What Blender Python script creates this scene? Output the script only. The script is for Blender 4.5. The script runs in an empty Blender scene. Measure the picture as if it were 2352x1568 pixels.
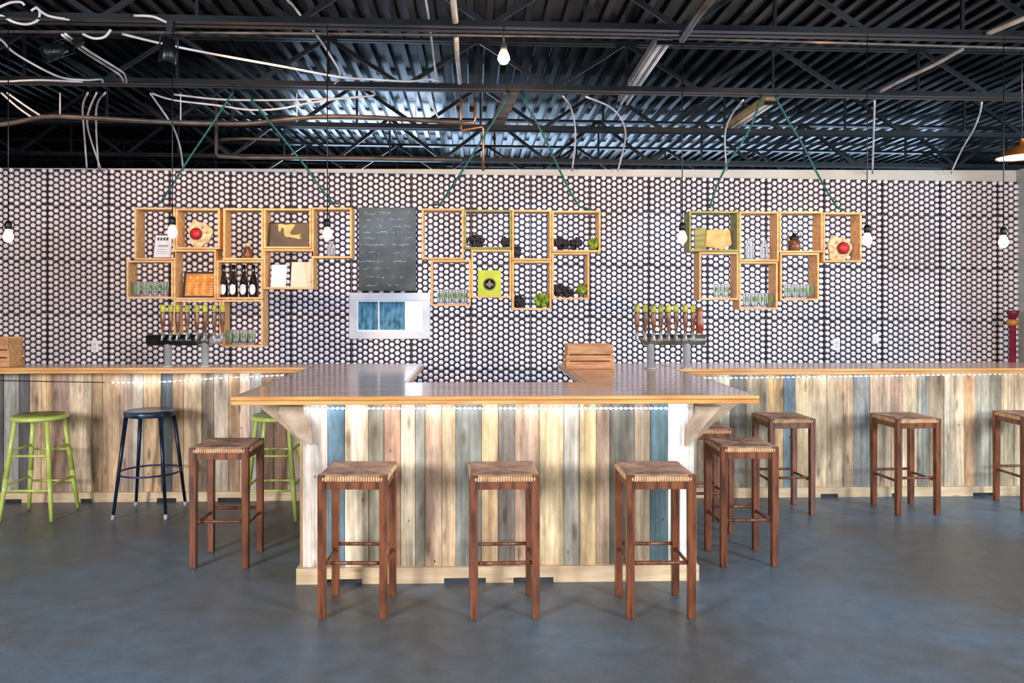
import bpy, bmesh, math, random
from mathutils import Vector, Matrix
R = random.Random(7)
PI = math.pi
SC = bpy.context.scene
COL = SC.collection
# ------------------------------------------------------------------ camera
FPX, CX, CY, YAW, H = 1759.0, 1135.6, 700.0, math.radians(1.55), 1.552
cam = bpy.data.cameras.new('camera'); co = bpy.data.objects.new('camera', cam); COL.objects.link(co)
co.location = (0, 0, H); co.rotation_euler = (PI/2, 0, -YAW)
cam.sensor_width = 36; cam.sensor_fit = 'HORIZONTAL'; cam.lens = 36*FPX/2352
cam.shift_x = (1176-CX)/2352; cam.shift_y = -(784-CY)/2352
cam.clip_end = 100
SC.camera = co
FW = Vector((math.sin(YAW), math.cos(YAW), 0)); RT = Vector((math.cos(YAW), -math.sin(YAW), 0))
def ray(px, py): return FW + RT*((px-CX)/FPX) + Vector((0, 0, (CY-py)/FPX))
def py_(px, py, y):
    d = ray(px, py); return Vector((0, 0, H)) + d*(y/d.y)
def pz_(px, py, z):
    d = ray(px, py); return Vector((0, 0, H)) + d*((z-H)/d.z)
# ------------------------------------------------------------------ materials
def lin(c):
    return tuple(((v/255)/12.92 if v/255 <= .04045 else ((v/255+.055)/1.055)**2.4) for v in c)
MATS = {}
def mat(name, c, c2=None, rough=.5, metal=0, scale=6, stretch=(1, 1, 1), bump=0, bscale=40, coat=0, attr=None,
        emit=None, estr=0, trans=0, ior=1.45, detail=4, contrast=(.35, .65), spec=.5):
    if name in MATS: return MATS[name]
    m = bpy.data.materials.new(name); m.use_nodes = True; nt = m.node_tree; N = nt.nodes; L = nt.links
    b = N['Principled BSDF']
    b.inputs['Roughness'].default_value = rough; b.inputs['Metallic'].default_value = metal
    b.inputs['Coat Weight'].default_value = coat; b.inputs['Coat Roughness'].default_value = .08
    b.inputs['Transmission Weight'].default_value = trans; b.inputs['IOR'].default_value = ior
    b.inputs['Specular IOR Level'].default_value = spec
    tc = N.new('ShaderNodeTexCoord'); mp = N.new('ShaderNodeMapping'); mp.inputs['Scale'].default_value = stretch
    L.new(tc.outputs['Object'], mp.inputs['Vector'])
    no = N.new('ShaderNodeTexNoise'); no.inputs['Scale'].default_value = scale; no.inputs['Detail'].default_value = detail
    L.new(mp.outputs['Vector'], no.inputs['Vector'])
    rp = N.new('ShaderNodeValToRGB')
    c2 = c2 or tuple(min(255, v*.82) for v in c)
    rp.color_ramp.elements[0].position = contrast[0]; rp.color_ramp.elements[1].position = contrast[1]
    rp.color_ramp.elements[0].color = (*lin(c2), 1); rp.color_ramp.elements[1].color = (*lin(c), 1)
    L.new(no.outputs['Fac'], rp.inputs['Fac'])
    out = rp.outputs['Color']
    if attr:
        a = N.new('ShaderNodeAttribute'); a.attribute_name = attr
        mx = N.new('ShaderNodeMix'); mx.data_type = 'RGBA'; mx.blend_type = 'MULTIPLY'; mx.inputs[0].default_value = 1
        L.new(a.outputs['Color'], mx.inputs[6]); L.new(out, mx.inputs[7]); out = mx.outputs[2]
    L.new(out, b.inputs['Base Color'])
    if bump:
        n2 = N.new('ShaderNodeTexNoise'); n2.inputs['Scale'].default_value = bscale
        L.new(mp.outputs['Vector'], n2.inputs['Vector'])
        bp = N.new('ShaderNodeBump'); bp.inputs['Strength'].default_value = bump; bp.inputs['Distance'].default_value = .01
        L.new(n2.outputs['Fac'], bp.inputs['Height']); L.new(bp.outputs['Normal'], b.inputs['Normal'])
    if emit:
        b.inputs['Emission Color'].default_value = (*lin(emit), 1); b.inputs['Emission Strength'].default_value = estr
    MATS[name] = m; return m

def knots(m, amount=.55, scale=2.2, stretch=(6, 6, 1.6), dark=(95, 60, 35), lo=.07, hi=.2):
    """adds knots to a wood material"""
    nt = m.node_tree; N = nt.nodes; L = nt.links; b = N['Principled BSDF']
    src = b.inputs['Base Color'].links[0].from_socket
    tc = N.new('ShaderNodeTexCoord'); mp = N.new('ShaderNodeMapping'); mp.inputs['Scale'].default_value = stretch
    L.new(tc.outputs['Object'], mp.inputs['Vector'])
    v = N.new('ShaderNodeTexVoronoi'); v.inputs['Scale'].default_value = scale; L.new(mp.outputs['Vector'], v.inputs['Vector'])
    rp = N.new('ShaderNodeValToRGB'); rp.color_ramp.elements[0].position = lo; rp.color_ramp.elements[1].position = hi
    rp.color_ramp.elements[0].color = (1, 1, 1, 1); rp.color_ramp.elements[1].color = (0, 0, 0, 1)
    L.new(v.outputs['Distance'], rp.inputs['Fac'])
    mu = N.new('ShaderNodeMath'); mu.operation = 'MULTIPLY'; mu.inputs[1].default_value = amount
    L.new(rp.outputs['Color'], mu.inputs[0])
    mx = N.new('ShaderNodeMix'); mx.data_type = 'RGBA'; L.new(mu.outputs[0], mx.inputs[0])
    L.new(src, mx.inputs[6]); mx.inputs[7].default_value = (*lin(dark), 1); L.new(mx.outputs[2], b.inputs['Base Color'])

M_floor = mat('painted concrete', (94, 110, 122), (94, 92, 88), rough=.36, scale=.8, bump=.12, bscale=90, detail=3, contrast=(.40, .60), spec=.35)
def speckle(m, scale, lo, hi, k, stretch=(1, 1, 1)):
    nt = m.node_tree; N = nt.nodes; L = nt.links; b = N['Principled BSDF']
    src = b.inputs['Base Color'].links[0].from_socket
    tc = N.new('ShaderNodeTexCoord'); no = N.new('ShaderNodeTexNoise'); no.inputs['Scale'].default_value = scale; no.inputs['Detail'].default_value = 8
    mp = N.new('ShaderNodeMapping'); mp.inputs['Scale'].default_value = stretch; L.new(tc.outputs['Object'], mp.inputs['Vector']); L.new(mp.outputs['Vector'], no.inputs['Vector'])
    rp = N.new('ShaderNodeValToRGB'); rp.color_ramp.elements[0].position = .3; rp.color_ramp.elements[1].position = .7
    rp.color_ramp.elements[0].color = (lo, lo, lo, 1); rp.color_ramp.elements[1].color = (hi, hi, hi, 1)
    L.new(no.outputs['Fac'], rp.inputs['Fac'])
    mx = N.new('ShaderNodeMix'); mx.data_type = 'RGBA'; mx.blend_type = 'MULTIPLY'; mx.inputs[0].default_value = k
    L.new(src, mx.inputs[6]); L.new(rp.outputs['Color'], mx.inputs[7]); L.new(mx.outputs[2], b.inputs['Base Color'])
speckle(M_floor, 9, .75, 1.25, .6)
speckle(M_floor, 70, .8, 1.2, .5)
M_plank = mat('reclaimed boards', (255, 255, 255), (222, 214, 204), rough=.62, scale=2.6, stretch=(22, 22, .7), attr='tint', bump=.2, bscale=14, detail=8, contrast=(.36, .6))
speckle(M_plank, 2.4, .36, 1.42, .8, (4.5, 4.5, .9))
speckle(M_plank, 26, .72, 1.15, .7, (1.5, 1.5, .5))
knots(M_plank, .65, 1.5, (6.3, 6.3, 2.0), (96, 66, 44))
knots(M_plank, .85, 2.6, (4, 4, 2.0), (50, 38, 32), .035, .06)

M_pine = mat('pine trim', (228, 200, 160), (205, 172, 130), rough=.55, scale=3, stretch=(1, 8, 8), bump=.15, detail=6)
knots(M_pine, .5, 3, (1.5, 6, 6), (140, 95, 55))
M_corbel = mat('corbel wood', (188, 164, 134), (146, 122, 98), rough=.65, scale=5, stretch=(2, 2, 2), bump=.2, detail=6)
M_top = mat('varnished countertop', (234, 188, 150), (206, 154, 116), rough=.2, scale=2.2, stretch=(.9, 9, 9), coat=.35, spec=.45, detail=6)
M_edge = mat('countertop edge', (226, 170, 96), (196, 132, 66), rough=.3, scale=3, stretch=(1.2, 14, 14), coat=.3, detail=6)
M_stool = mat('brown stained wood', (136, 78, 46), (76, 42, 26), rough=.34, scale=5, stretch=(6, 6, 1), detail=6, coat=.15)
M_roll = mat('lit rush roll', (222, 182, 132), (180, 134, 90), rough=.6, scale=20)  # same rush as the seat, colour lightened for light on its edge
M_rush = mat('woven rush', (190, 150, 118), (138, 104, 88), rough=.75, scale=9, bump=.3, bscale=60, detail=6)
M_green = mat('lime paint', (196, 206, 106), (170, 184, 84), rough=.35, scale=5, stretch=(3, 3, 1), coat=.2)
M_gseat = mat('worn green seat', (150, 154, 66), (110, 106, 54), rough=.45, scale=9)
M_navy = mat('dark blue metal', (38, 52, 72), (18, 24, 36), rough=.32, metal=.35, scale=8)
M_nseat = mat('chipped blue seat', (70, 88, 112), (26, 32, 44), rough=.3, metal=.2, scale=14)
M_foot = mat('grey rubber', (190, 190, 190), rough=.6)
M_pring = mat('violet metal', (72, 62, 110), (44, 44, 72), rough=.35, metal=.4)
M_crate = mat('crate pine', (224, 176, 112), (196, 140, 78), rough=.5, scale=4, stretch=(1.2, 8, 8), bump=.1, detail=6)
M_crateg = mat('olive and shaded crate', (150, 146, 74), (112, 106, 50), rough=.55, scale=4, stretch=(1.2, 8, 8), detail=6)
M_can = mat('cream end caps', (232, 222, 220), (216, 204, 202), rough=.38, scale=3, contrast=(.3, .7))
M_back = mat('black backing', (44, 36, 42), (24, 20, 24), rough=.7)
M_wall = mat('painted plaster', (196, 190, 176), (182, 175, 162), rough=.7, scale=2, bump=.05)
M_deck = mat('black painted deck', (8, 10, 12), (2, 3, 4), rough=.22, metal=.0, spec=.3, scale=1.2, stretch=(2, .4, 1), detail=3)
M_steel = mat('black painted steel', (20, 25, 27), (8, 10, 12), rough=.3, metal=.0, spec=.35, scale=4)
M_cable = mat('white cable', (214, 208, 204), (170, 160, 156), rough=.5)
M_pipe = mat('brown pipe', (98, 86, 76), (64, 55, 48), rough=.4, metal=.2)
M_copper = mat('copper pipe', (190, 130, 96), (130, 84, 64), rough=.35, metal=.7)
M_pvc = mat('pale pipe', (200, 184, 164), (160, 142, 122), rough=.4)
M_rope = mat('teal rope', (26, 92, 88), (10, 50, 50), rough=.7, scale=60)
M_slate = mat('chalkboard', (66, 74, 70), (50, 54, 50), rough=.6, scale=7, detail=6)
M_chalk = mat('chalk', (196, 200, 192), (110, 128, 120), rough=.9, scale=30)
M_white = mat('white trim', (232, 230, 226), (218, 214, 210), rough=.45)
M_glassb = mat('blue window glass', (92, 132, 148), (34, 60, 78), rough=.08, scale=9, stretch=(3, 1, 1), emit=(90, 150, 180), estr=.12)
M_glassw = mat('bright window pane', (250, 250, 255), (236, 240, 250), rough=.2, emit=(245, 248, 255), estr=.9)
M_silver = mat('brushed steel', (206, 204, 198), (176, 172, 166), rough=.3, metal=.45, scale=5)
M_dsteel = mat('dark steel beam', (58, 54, 52), (26, 26, 28), rough=.3, metal=.6, scale=6)
M_gsteel = mat('grey steel beam', (128, 122, 108), (96, 90, 80), rough=.35, metal=.5, scale=6)
M_tap = mat('amber tap handle', (140, 82, 34), (54, 30, 20), rough=.3, scale=30, stretch=(1, 1, .6))
M_tapt = mat('lime tap cap', (190, 178, 48), (128, 124, 30), rough=.35, scale=20)
M_tapr = mat('rust tap handle', (170, 84, 44), (110, 44, 24), rough=.3, scale=20)
M_blk = mat('black plastic', (22, 22, 24), (10, 10, 12), rough=.4)
M_glass = mat('clear glass', (250, 253, 252), (244, 250, 248), rough=.04, trans=.95, ior=1.12)
M_print = mat('green print', (110, 150, 60), (56, 92, 36), rough=.5, scale=40)
M_bottle = mat('dark bottle glass', (34, 26, 20), (14, 12, 10), rough=.08, coat=.5)
M_paper = mat('white paper', (226, 222, 220), (206, 204, 206), rough=.7, scale=5)
M_cream = mat('cream panel', (214, 204, 184), (196, 186, 168), rough=.7, scale=5)
M_red = mat('red disc', (214, 50, 50), (180, 28, 34), rough=.4, scale=10)
M_dkred = mat('dark red', (120, 26, 40), (90, 18, 30), rough=.45)
M_creamr = mat('cream plaque', (226, 200, 156), (172, 140, 96), rough=.7, scale=26, bump=.4)
M_pict = mat('dark picture', (84, 72, 58), (56, 50, 42), rough=.5, scale=5)
M_tan = mat('tan relief', (214, 176, 112), (186, 146, 86), rough=.6, scale=12)
M_orange = mat('orange panel', (214, 138, 52), (172, 96, 34), rough=.45, scale=14)
M_yel = mat('yellow strip', (238, 196, 104), (214, 156, 70), rough=.45, scale=30)
M_lime = mat('lime panel', (176, 192, 62), (150, 172, 48), rough=.5, scale=8)
M_emb = mat('grey emblem', (120, 118, 96), rough=.5)
M_dfol = mat('dark dried blossom', (52, 44, 50), (22, 18, 24), rough=.8, scale=30, bump=.5)
M_gfol = mat('green moss', (138, 160, 50), (86, 112, 30), rough=.8, scale=30, bump=.5)
M_jar = mat('brown jar', (130, 86, 52), (70, 44, 28), rough=.3, scale=12)
M_led = mat('led diode', (230, 240, 255), rough=.4, emit=(206, 226, 255), estr=15)
M_bulb = mat('warm bulb', (255, 214, 150), rough=.2, emit=(255, 190, 110), estr=7)
M_bulbh = mat('bright ceiling bulb', (255, 214, 150), rough=.2, emit=(255, 206, 140), estr=60)
M_lampin = mat('lamp inner', (255, 226, 180), rough=.4, emit=(255, 224, 170), estr=9)
M_lampout = mat('bronze shade', (110, 78, 44), (70, 48, 28), rough=.35, metal=.5)
M_amber = mat('amber cap', (190, 134, 60), (150, 96, 40), rough=.35)
M_maroon = mat('maroon pole', (150, 40, 66), (110, 28, 50), rough=.45)

# ------------------------------------------------------------------ mesh builder
class MB:
    def __init__(s): s.v = []; s.f = []; s.c = []; s.sm = []
    def add(s, vs, fs, col=None, smooth=False):
        o = len(s.v); s.v += [tuple(v) for v in vs]; s.f += [tuple(i+o for i in f) for f in fs]
        s.c += [col]*len(fs); s.sm += [smooth]*len(fs); return s
    def box(s, x0, x1, y0, y1, z0, z1, col=None):
        return s.add([(x0,y0,z0),(x1,y0,z0),(x1,y1,z0),(x0,y1,z0),(x0,y0,z1),(x1,y0,z1),(x1,y1,z1),(x0,y1,z1)],
                     [(0,3,2,1),(4,5,6,7),(0,1,5,4),(1,2,6,5),(2,3,7,6),(3,0,4,7)], col)
    def bar(s, a, b, w, h=None, up=(0,0,1), col=None):
        a = Vector(a); b = Vector(b); d = (b-a).normalized(); up = Vector(up)
        if abs(d.dot(up)) > .98: up = Vector((0, 1, 0))
        x = d.cross(up).normalized()*(w/2); y = x.cross(d).normalized()*((h or w)/2)
        vs = [p+i*x+j*y for p in (a, b) for i, j in ((-1,-1),(1,-1),(1,1),(-1,1))]
        return s.add(vs, [(3,2,1,0),(4,5,6,7),(0,1,5,4),(1,2,6,5),(2,3,7,6),(3,0,4,7)], col)
    def tube(s, pts, r, n=8, r2=None, closed=False):
        pts = [Vector(p) for p in pts]; k = len(pts); vs = []; fs = []
        prev = None
        for i, p in enumerate(pts):
            if closed: t = pts[(i+1) % k]-pts[i-1]
            else: t = pts[min(i+1, k-1)]-pts[max(i-1, 0)]
            t.normalize()
            if prev is None:
                u = t.cross(Vector((0, 0, 1)))
                if u.length < .1: u = t.cross(Vector((0, 1, 0)))
            else: u = prev - t*prev.dot(t)
            u.normalize(); prev = u; w = t.cross(u)
            rr = r if r2 is None else r+(r2-r)*i/(k-1)
            vs += [p+(u*math.cos(2*PI*j/n)+w*math.sin(2*PI*j/n))*rr for j in range(n)]
        m = k if closed else k-1
        for i in range(m):
            for j in range(n):
                a = i*n+j; b = i*n+(j+1) % n; c = ((i+1) % k)*n+(j+1) % n; d = ((i+1) % k)*n+j
                fs.append((a, b, c, d))
        if not closed: fs += [tuple(range(n-1, -1, -1)), tuple((k-1)*n+j for j in range(n))]
        return s.add(vs, fs, smooth=True)
    def lathe(s, prof, c=(0,0,0), n=20, cap=True, smooth=True, sx=1, sy=1, axis='z'):
        vs = []; fs = []; k = len(prof)
        for r, z in prof:
            for j in range(n):
                a = 2*PI*j/n; x, y = r*math.cos(a)*sx, r*math.sin(a)*sy
                vs.append((c[0]+x, c[1]+y, c[2]+z) if axis == 'z' else (c[0]+x, c[1]-z, c[2]+y))
        for i in range(k-1):
            for j in range(n):
                fs.append((i*n+j, i*n+(j+1) % n, (i+1)*n+(j+1) % n, (i+1)*n+j))
        if cap: fs += [tuple(range(n-1, -1, -1)), tuple((k-1)*n+j for j in range(n))]
        return s.add(vs, fs, smooth=smooth)
    def blob(s, c, r, sq=(1,1,1), n=10, rnd=None, amp=.25):
        rnd = rnd or R; vs = []; fs = []; m = n//2+1
        for i in range(m+1):
            for j in range(n):
                th = PI*i/m; ph = 2*PI*j/n; k = r*(1+amp*(rnd.random()-.5)*2*(0 < i < m))
                vs.append((c[0]+k*math.sin(th)*math.cos(ph)*sq[0], c[1]+k*math.sin(th)*math.sin(ph)*sq[1], c[2]+k*math.cos(th)*sq[2]))
        for i in range(m):
            for j in range(n): fs.append((i*n+j, (i+1)*n+j, (i+1)*n+(j+1) % n, i*n+(j+1) % n))
        return s.add(vs, fs, smooth=True)
    def poly(s, pts2, y0, y1, plane='xz'):
        n = len(pts2)
        if plane == 'xz': vs = [(x, y0, z) for x, z in pts2]+[(x, y1, z) for x, z in pts2]
        else: vs = [(x, y, y0) for x, y in pts2]+[(x, y, y1) for x, y in pts2]
        return s.add(vs, [tuple(range(n)), tuple(range(2*n-1, n-1, -1))]+[(i, i+n, (i+1) % n+n, (i+1) % n) for i in range(n)])
    def build(s, name, m, parent=None, bevel=0, world=False, seg=2, fix=True):
        """world=True: the vertices are in world space; origin goes to the parent's place or to the mesh's own base"""
        me = bpy.data.meshes.new(name); vs = [Vector(v) for v in s.v]
        if parent is not None:
            off = Vector(parent.get('_o', (0, 0, 0))) if world else Vector((0, 0, 0)); loc = Vector((0, 0, 0))
        else:
            if world:
                xs = [v.x for v in vs]; ys = [v.y for v in vs]; zs = [v.z for v in vs]
                off = Vector(((min(xs)+max(xs))/2, (min(ys)+max(ys))/2, min(zs)))
            else: off = Vector((0, 0, 0))
            loc = off.copy()
        me.from_pydata([v-off for v in vs], [], s.f)
        me.polygons.foreach_set('use_smooth', s.sm)
        if any(c is not None for c in s.c):
            at = me.color_attributes.new('tint', 'FLOAT_COLOR', 'CORNER'); buf = []
            for p, c in zip(me.polygons, s.c): buf += [*(c or (1, 1, 1)), 1]*len(p.vertices)
            at.data.foreach_set('color', buf)
        if fix and len(s.f) < 60000:
            bm = bmesh.new(); bm.from_mesh(me); bmesh.ops.recalc_face_normals(bm, faces=bm.faces); bm.to_mesh(me); bm.free()
        me.materials.append(m)
        o = bpy.data.objects.new(name, me); COL.objects.link(o); o.location = loc
        if parent is not None: o.parent = parent
        if bevel:
            b = o.modifiers.new('bevel', 'BEVEL'); b.width = bevel; b.segments = seg; b.limit_method = 'ANGLE'; b.harden_normals = False
        return o
def tag(o, label, cat, group=None):
    o['label'] = label; o['category'] = cat
    if group: o['group'] = group
    return o
def struct(o): o['kind'] = 'structure'; return o
def empty(name, loc, label=None, cat=None, group=None, rz=0):
    o = bpy.data.objects.new(name, None); COL.objects.link(o); o.location = loc; o.rotation_euler = (0, 0, rz)
    o.empty_display_size = .1; o['_o'] = tuple(loc)
    if label: tag(o, label, cat, group)
    return o
def copy_tree(o, parent=None, loc=None, rz=None, label=None, group=None):
    c = o.copy(); COL.objects.link(c)
    if parent is not None: c.parent = parent
    if loc is not None: c.location = loc
    if rz is not None: c.rotation_euler = (0, 0, rz)
    if label: c['label'] = label
    if group: c['group'] = group
    for ch in [x for x in bpy.data.objects if x.parent == o and x != c]: copy_tree(ch, c)
    return c

# ------------------------------------------------------------------ shell
YW = 8.0                                    # the capped wall
m = MB(); m.box(-12, 12, -3, 16, -.1, 0); struct(m.build('floor', M_floor))
TL = math.tan(math.radians(.5))
XR = py_(2334, 500, YW).x
za, zb_ = py_(0, 386, YW).z, py_(2334, 391, YW).z
xa = py_(0, 386, YW).x
def wtop(x): return za+(zb_-za)*(x-xa)/(XR-xa)
m = MB(); X0 = -11.0
m.add([(X0, YW, 0), (XR, YW, 0), (XR, YW+.15, 0), (X0, YW+.15, 0), (X0, YW, wtop(X0)), (XR, YW, wtop(XR)), (XR, YW+.15, wtop(XR)), (X0, YW+.15, wtop(X0))],
      [(0,3,2,1),(4,5,6,7),(0,1,5,4),(1,2,6,5),(2,3,7,6),(3,0,4,7)])
wall = struct(m.build('wall_back', M_wall))
# right hand wall return
m = MB(); m.box(XR, XR+.12, 6.6, YW+.15, 0, wtop(XR)); struct(m.build('wall_right', mat('grey plaster', (176, 178, 172), (160, 162, 158), rough=.7)))
# cladding: black sheets with rows of pale round end caps, hung half a degree off level
def hexz(x): return py_(1088, 401, YW).z-TL*(x-py_(1088, 401, YW).x)-.0
PW = py_(1218+135.6, 500, YW).x-py_(1218, 500, YW).x; SEAM0 = py_(1218, 500, YW).x
ZTOP0 = py_(1088, 401, YW).z; XC0 = py_(1088, 401, YW).x
SEAMZ = [py_(1088, q, YW).z for q in (484.5, 607.5, 728)]
rowh = (SEAMZ[0]-SEAMZ[2])/2
seams = [SEAMZ[0]+rowh, SEAMZ[0], SEAMZ[1], SEAMZ[2], SEAMZ[2]-rowh, SEAMZ[2]-2*rowh, SEAMZ[2]-3*rowh]
sheet = MB(); caps = MB()
ca, sa = math.cos(math.radians(.5)), -math.sin(math.radians(.5))
def hang(x, y, z):                    # slope the grid
    return (XC0+(x-XC0)*ca-(z-ZTOP0)*sa*0, y, z-TL*(x-XC0))
WX0, WX1, WZ0, WZ1 = py_(820, 700, YW).x, py_(972, 700, YW).x, py_(880, 764, YW).z, py_(880, 684, YW).z
WINX0, WINX1, WINZ0, WINZ1 = py_(801, 700, YW).x, py_(990, 700, YW).x, py_(880, 779, YW).z, py_(880, 671, YW).z
NS = 7
def cap_at(cx, cz, r):
    yb = YW-.02; vs = []; fs = []
    prof = [(r, 0), (r, .012), (r*.86, .018), (r*.45, .021)]
    for k, (rr, dy) in enumerate(prof):
        for j in range(10):
            a = 2*PI*j/10; vs.append(hang(cx+rr*math.cos(a), yb-dy, cz+rr*math.sin(a)))
    n = 10
    for k in range(3):
        for j in range(n): fs.append((k*n+j, k*n+(j+1) % n, (k+1)*n+(j+1) % n, (k+1)*n+j))
    fs.append(tuple(3*n+j for j in range(n)))
    caps.add(vs, fs, smooth=True)
i0 = int((X0-SEAM0)/PW)-0; 
for i in range(-14, 9):
    x0 = SEAM0+i*PW; x1 = min(x0+PW, XR)
    if x1-x0 < .05 or x1 < -9: continue
    for k in range(len(seams)-1):
        zt, zb = seams[k], seams[k+1]
        if k == 0: zt = ZTOP0
        if zb < 0: continue
        g = .004
        vs = [hang(*p) for p in ((x0+g, YW-.001, zb+g), (x1-g, YW-.001, zb+g), (x1-g, YW-.001, zt-g), (x0+g, YW-.001, zt-g),
              (x0+g, YW-.02, zb+g), (x1-g, YW-.02, zb+g), (x1-g, YW-.02, zt-g), (x0+g, YW-.02, zt-g))]
        sheet.add(vs, [(4,5,6,7),(0,3,2,1),(0,1,5,4),(1,2,6,5),(2,3,7,6),(3,0,4,7)])
        nc = 11; pc = (PW-.014)/nc; nr = max(1, round((zt-zb)/(rowh/9.0))); pr = (zt-zb-.012)/nr
        for a in range(nc):
            cx = x0+.007+(a+.5)*pc
            if cx > x1-.01: continue
            for b in range(nr+(a % 2)*0):
                cz = zt-.006-(b+.5)*pr-(pr*.5 if a % 2 else 0)+pr*.25
                if cz < zb+.01: continue
                wx, wy, wz = hang(cx, 0, cz)
                if WINX0+.01 < wx < WINX1-.01 and WINZ0+.01 < wz < WINZ1-.01: continue
                cap_at(cx, cz, .0244)
wall['_o'] = (0, 0, 0)
sheet.build('backing_sheet', M_back, wall)
cp = caps.build('cap_cladding', M_can, wall, fix=False); cp['kind'] = 'stuff'

# ceiling deck, corrugated front to back, sloping a little to the right
ZD = 3.8
def cz(x, z): return z-TL*1.0*x
m = MB(); x = -11.0; pr = []
while x < 10.5:
    pr += [(x, 0), (x+.05, 0), (x+.062, .045), (x+.138, .045)]; x += .15
vs = []; fs = []
for yy in (-2.5, 16): vs += [(px, yy, cz(px, ZD+h)) for px, h in pr]
n = len(pr)
for i in range(n-1): fs.append((i, i+1, n+i+1, n+i))
m.add(vs, fs)
vs = [(a, b, cz(a, ZD+.06)) for a, b in ((-11, -2.5), (10.5, -2.5), (10.5, 16), (-11, 16))]
m.add(vs, [(0, 1, 2, 3)])
struct(m.build('ceiling', M_deck, fix=False))
# far wall of the room behind, dark
m = MB(); m.box(-11, 10.5, 15.8, 16, 0, 3.95); struct(m.build('wall_far', mat('far wall', (70, 78, 84), rough=.8)))

# roof joists, parallel to the wall
ZJ = py_(1088, 66, 4.93).z
desc = ['nearest the camera, above the bright bare bulb', 'second from the camera, just below the bright bare bulb', 'third from the camera, crossing above the hanging shelves',
        'fourth from the camera, just above the capped wall']
dia = None
for k, (yj, ztop) in enumerate([(4.93, 0), (6.38, 0), (7.72, 0), (9.1, 0), (10.6, 0), (12.1, 0), (3.45, 0)]):
    zb = {0: py_(1088, 68, 4.93).z, 1: py_(1088, 208, 6.38).z, 2: py_(1088, 299, 7.72).z, 3: py_(1088, 372, 9.1).z}.get(k, 3.32)
    lab = 'black steel open-web roof joist ' + (desc[k] if k < 4 else ('farthest back in the dark of the roof' if k == 5 else 'fifth from the camera, behind the capped wall' if k == 4 else 'overhead beyond the top of the photo'))
    t = empty('roof_joist', (0, yj, cz(0, zb)), lab, 'joist', 'black roof joists')
    hh = ZD-zb-.04
    def chord(z0, name, w=.035, hgt=.035, gap=.02):
        mm = MB()
        for s in (-1, 1):
            for (ya, yb, za_, zb2) in ((s*gap/2, s*(gap/2+w), z0, z0+.006), (s*gap/2, s*(gap/2+.006), z0+.006, z0+hgt)):
                y0, y1 = min(ya, yb), max(ya, yb)
                mm.add([(-10.5, y0, z0-z0+za_+TL*10.5), (10, y0, za_-TL*10), (10, y1, za_-TL*10), (-10.5, y1, za_+TL*10.5),
                        (-10.5, y0, zb2+TL*10.5), (10, y0, zb2-TL*10), (10, y1, zb2-TL*10), (-10.5, y1, zb2+TL*10.5)],
                       [(0,3,2,1),(4,5,6,7),(0,1,5,4),(1,2,6,5),(2,3,7,6),(3,0,4,7)])
        mm.build(name, M_steel, t)
    chord(0, 'bottom_chord', w=.05, hgt=.055); chord(hh-.03, 'top_chord')
    if dia is None:
        mm = MB(); mm.bar((0, 0, 0), (.5, 0, 1), .02, .045); dm = mm.build('diagonal_brace', M_steel, t, fix=True); dia = dm.data
        mm = MB(); mm.bar((0, 0, 0), (0, 0, 1), .02, .02); vm = mm.build('upright_brace', M_steel, t); ver = vm.data
        bpy.data.objects.remove(dm); bpy.data.objects.remove(vm)
    off = R.uniform(-.5, .5)
    span = 4.2+yj*.35
    i = 0; xx = -span+off
    while xx < span:
        o = bpy.data.objects.new('diagonal_brace', dia); COL.objects.link(o); o.parent = t
        s = 1 if i % 2 == 0 else -1
        base = xx if s == 1 else xx+.62
        o.location = (base, 0, -TL*xx+.02); o.scale = (s*1.24, 1, hh-.03)
        if i % 2 == 0:
            o = bpy.data.objects.new('upright_brace', ver); COL.objects.link(o); o.parent = t
            o.location = (xx+.62, .0, -TL*xx+.02); o.scale = (1, 1, hh-.03)
        xx += .62; i += 1

# ------------------------------------------------------------------ bars
HB = 1.07
def W(c): return lin(c)
def planks(m, x0, x1, cols_bounds, y, z0, z1, face=-1):
    """vertical boards on a face at depth y (front to -y)"""
    for (a, b, c) in cols_bounds:
        if b <= x0 or a >= x1: continue
        a2, b2 = max(a, x0), min(b, x1)
        t = .018+R.uniform(0, .005)
        m.box(a2+.0012, b2-.0012, y-t, y, z0+.032, z1-R.uniform(0, .004), W(c))
def jitter(c): 
    k = R.uniform(.93, 1.05); return tuple(min(255, v*k) for v in c)
PAL = [(205,175,135),(220,180,130),(185,150,125),(215,190,155),(190,155,115),(200,165,125),(215,195,160),(165,145,120),(150,145,130),(225,200,160)]
def bounds(px, cols, y, py=1000):
    xs = [py_(p, py, y).x for p in px]
    return [(xs[i], xs[i+1], jitter(cols[i])) for i in range(len(cols))]
def extend(bl, x0, x1):
    out = list(bl); a = out[0][0]
    while a > x0: w = R.uniform(.08, .14); out.insert(0, (a-w, a, jitter(R.choice(PAL)))); a -= w
    a = out[-1][1]
    while a < x1: w = R.uniform(.08, .14); out.append((a, a+w, jitter(R.choice(PAL)))); a += w
    return out
YF = 4.33                                    # front bar face
YB = 6.16                                    # back bars' face
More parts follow.
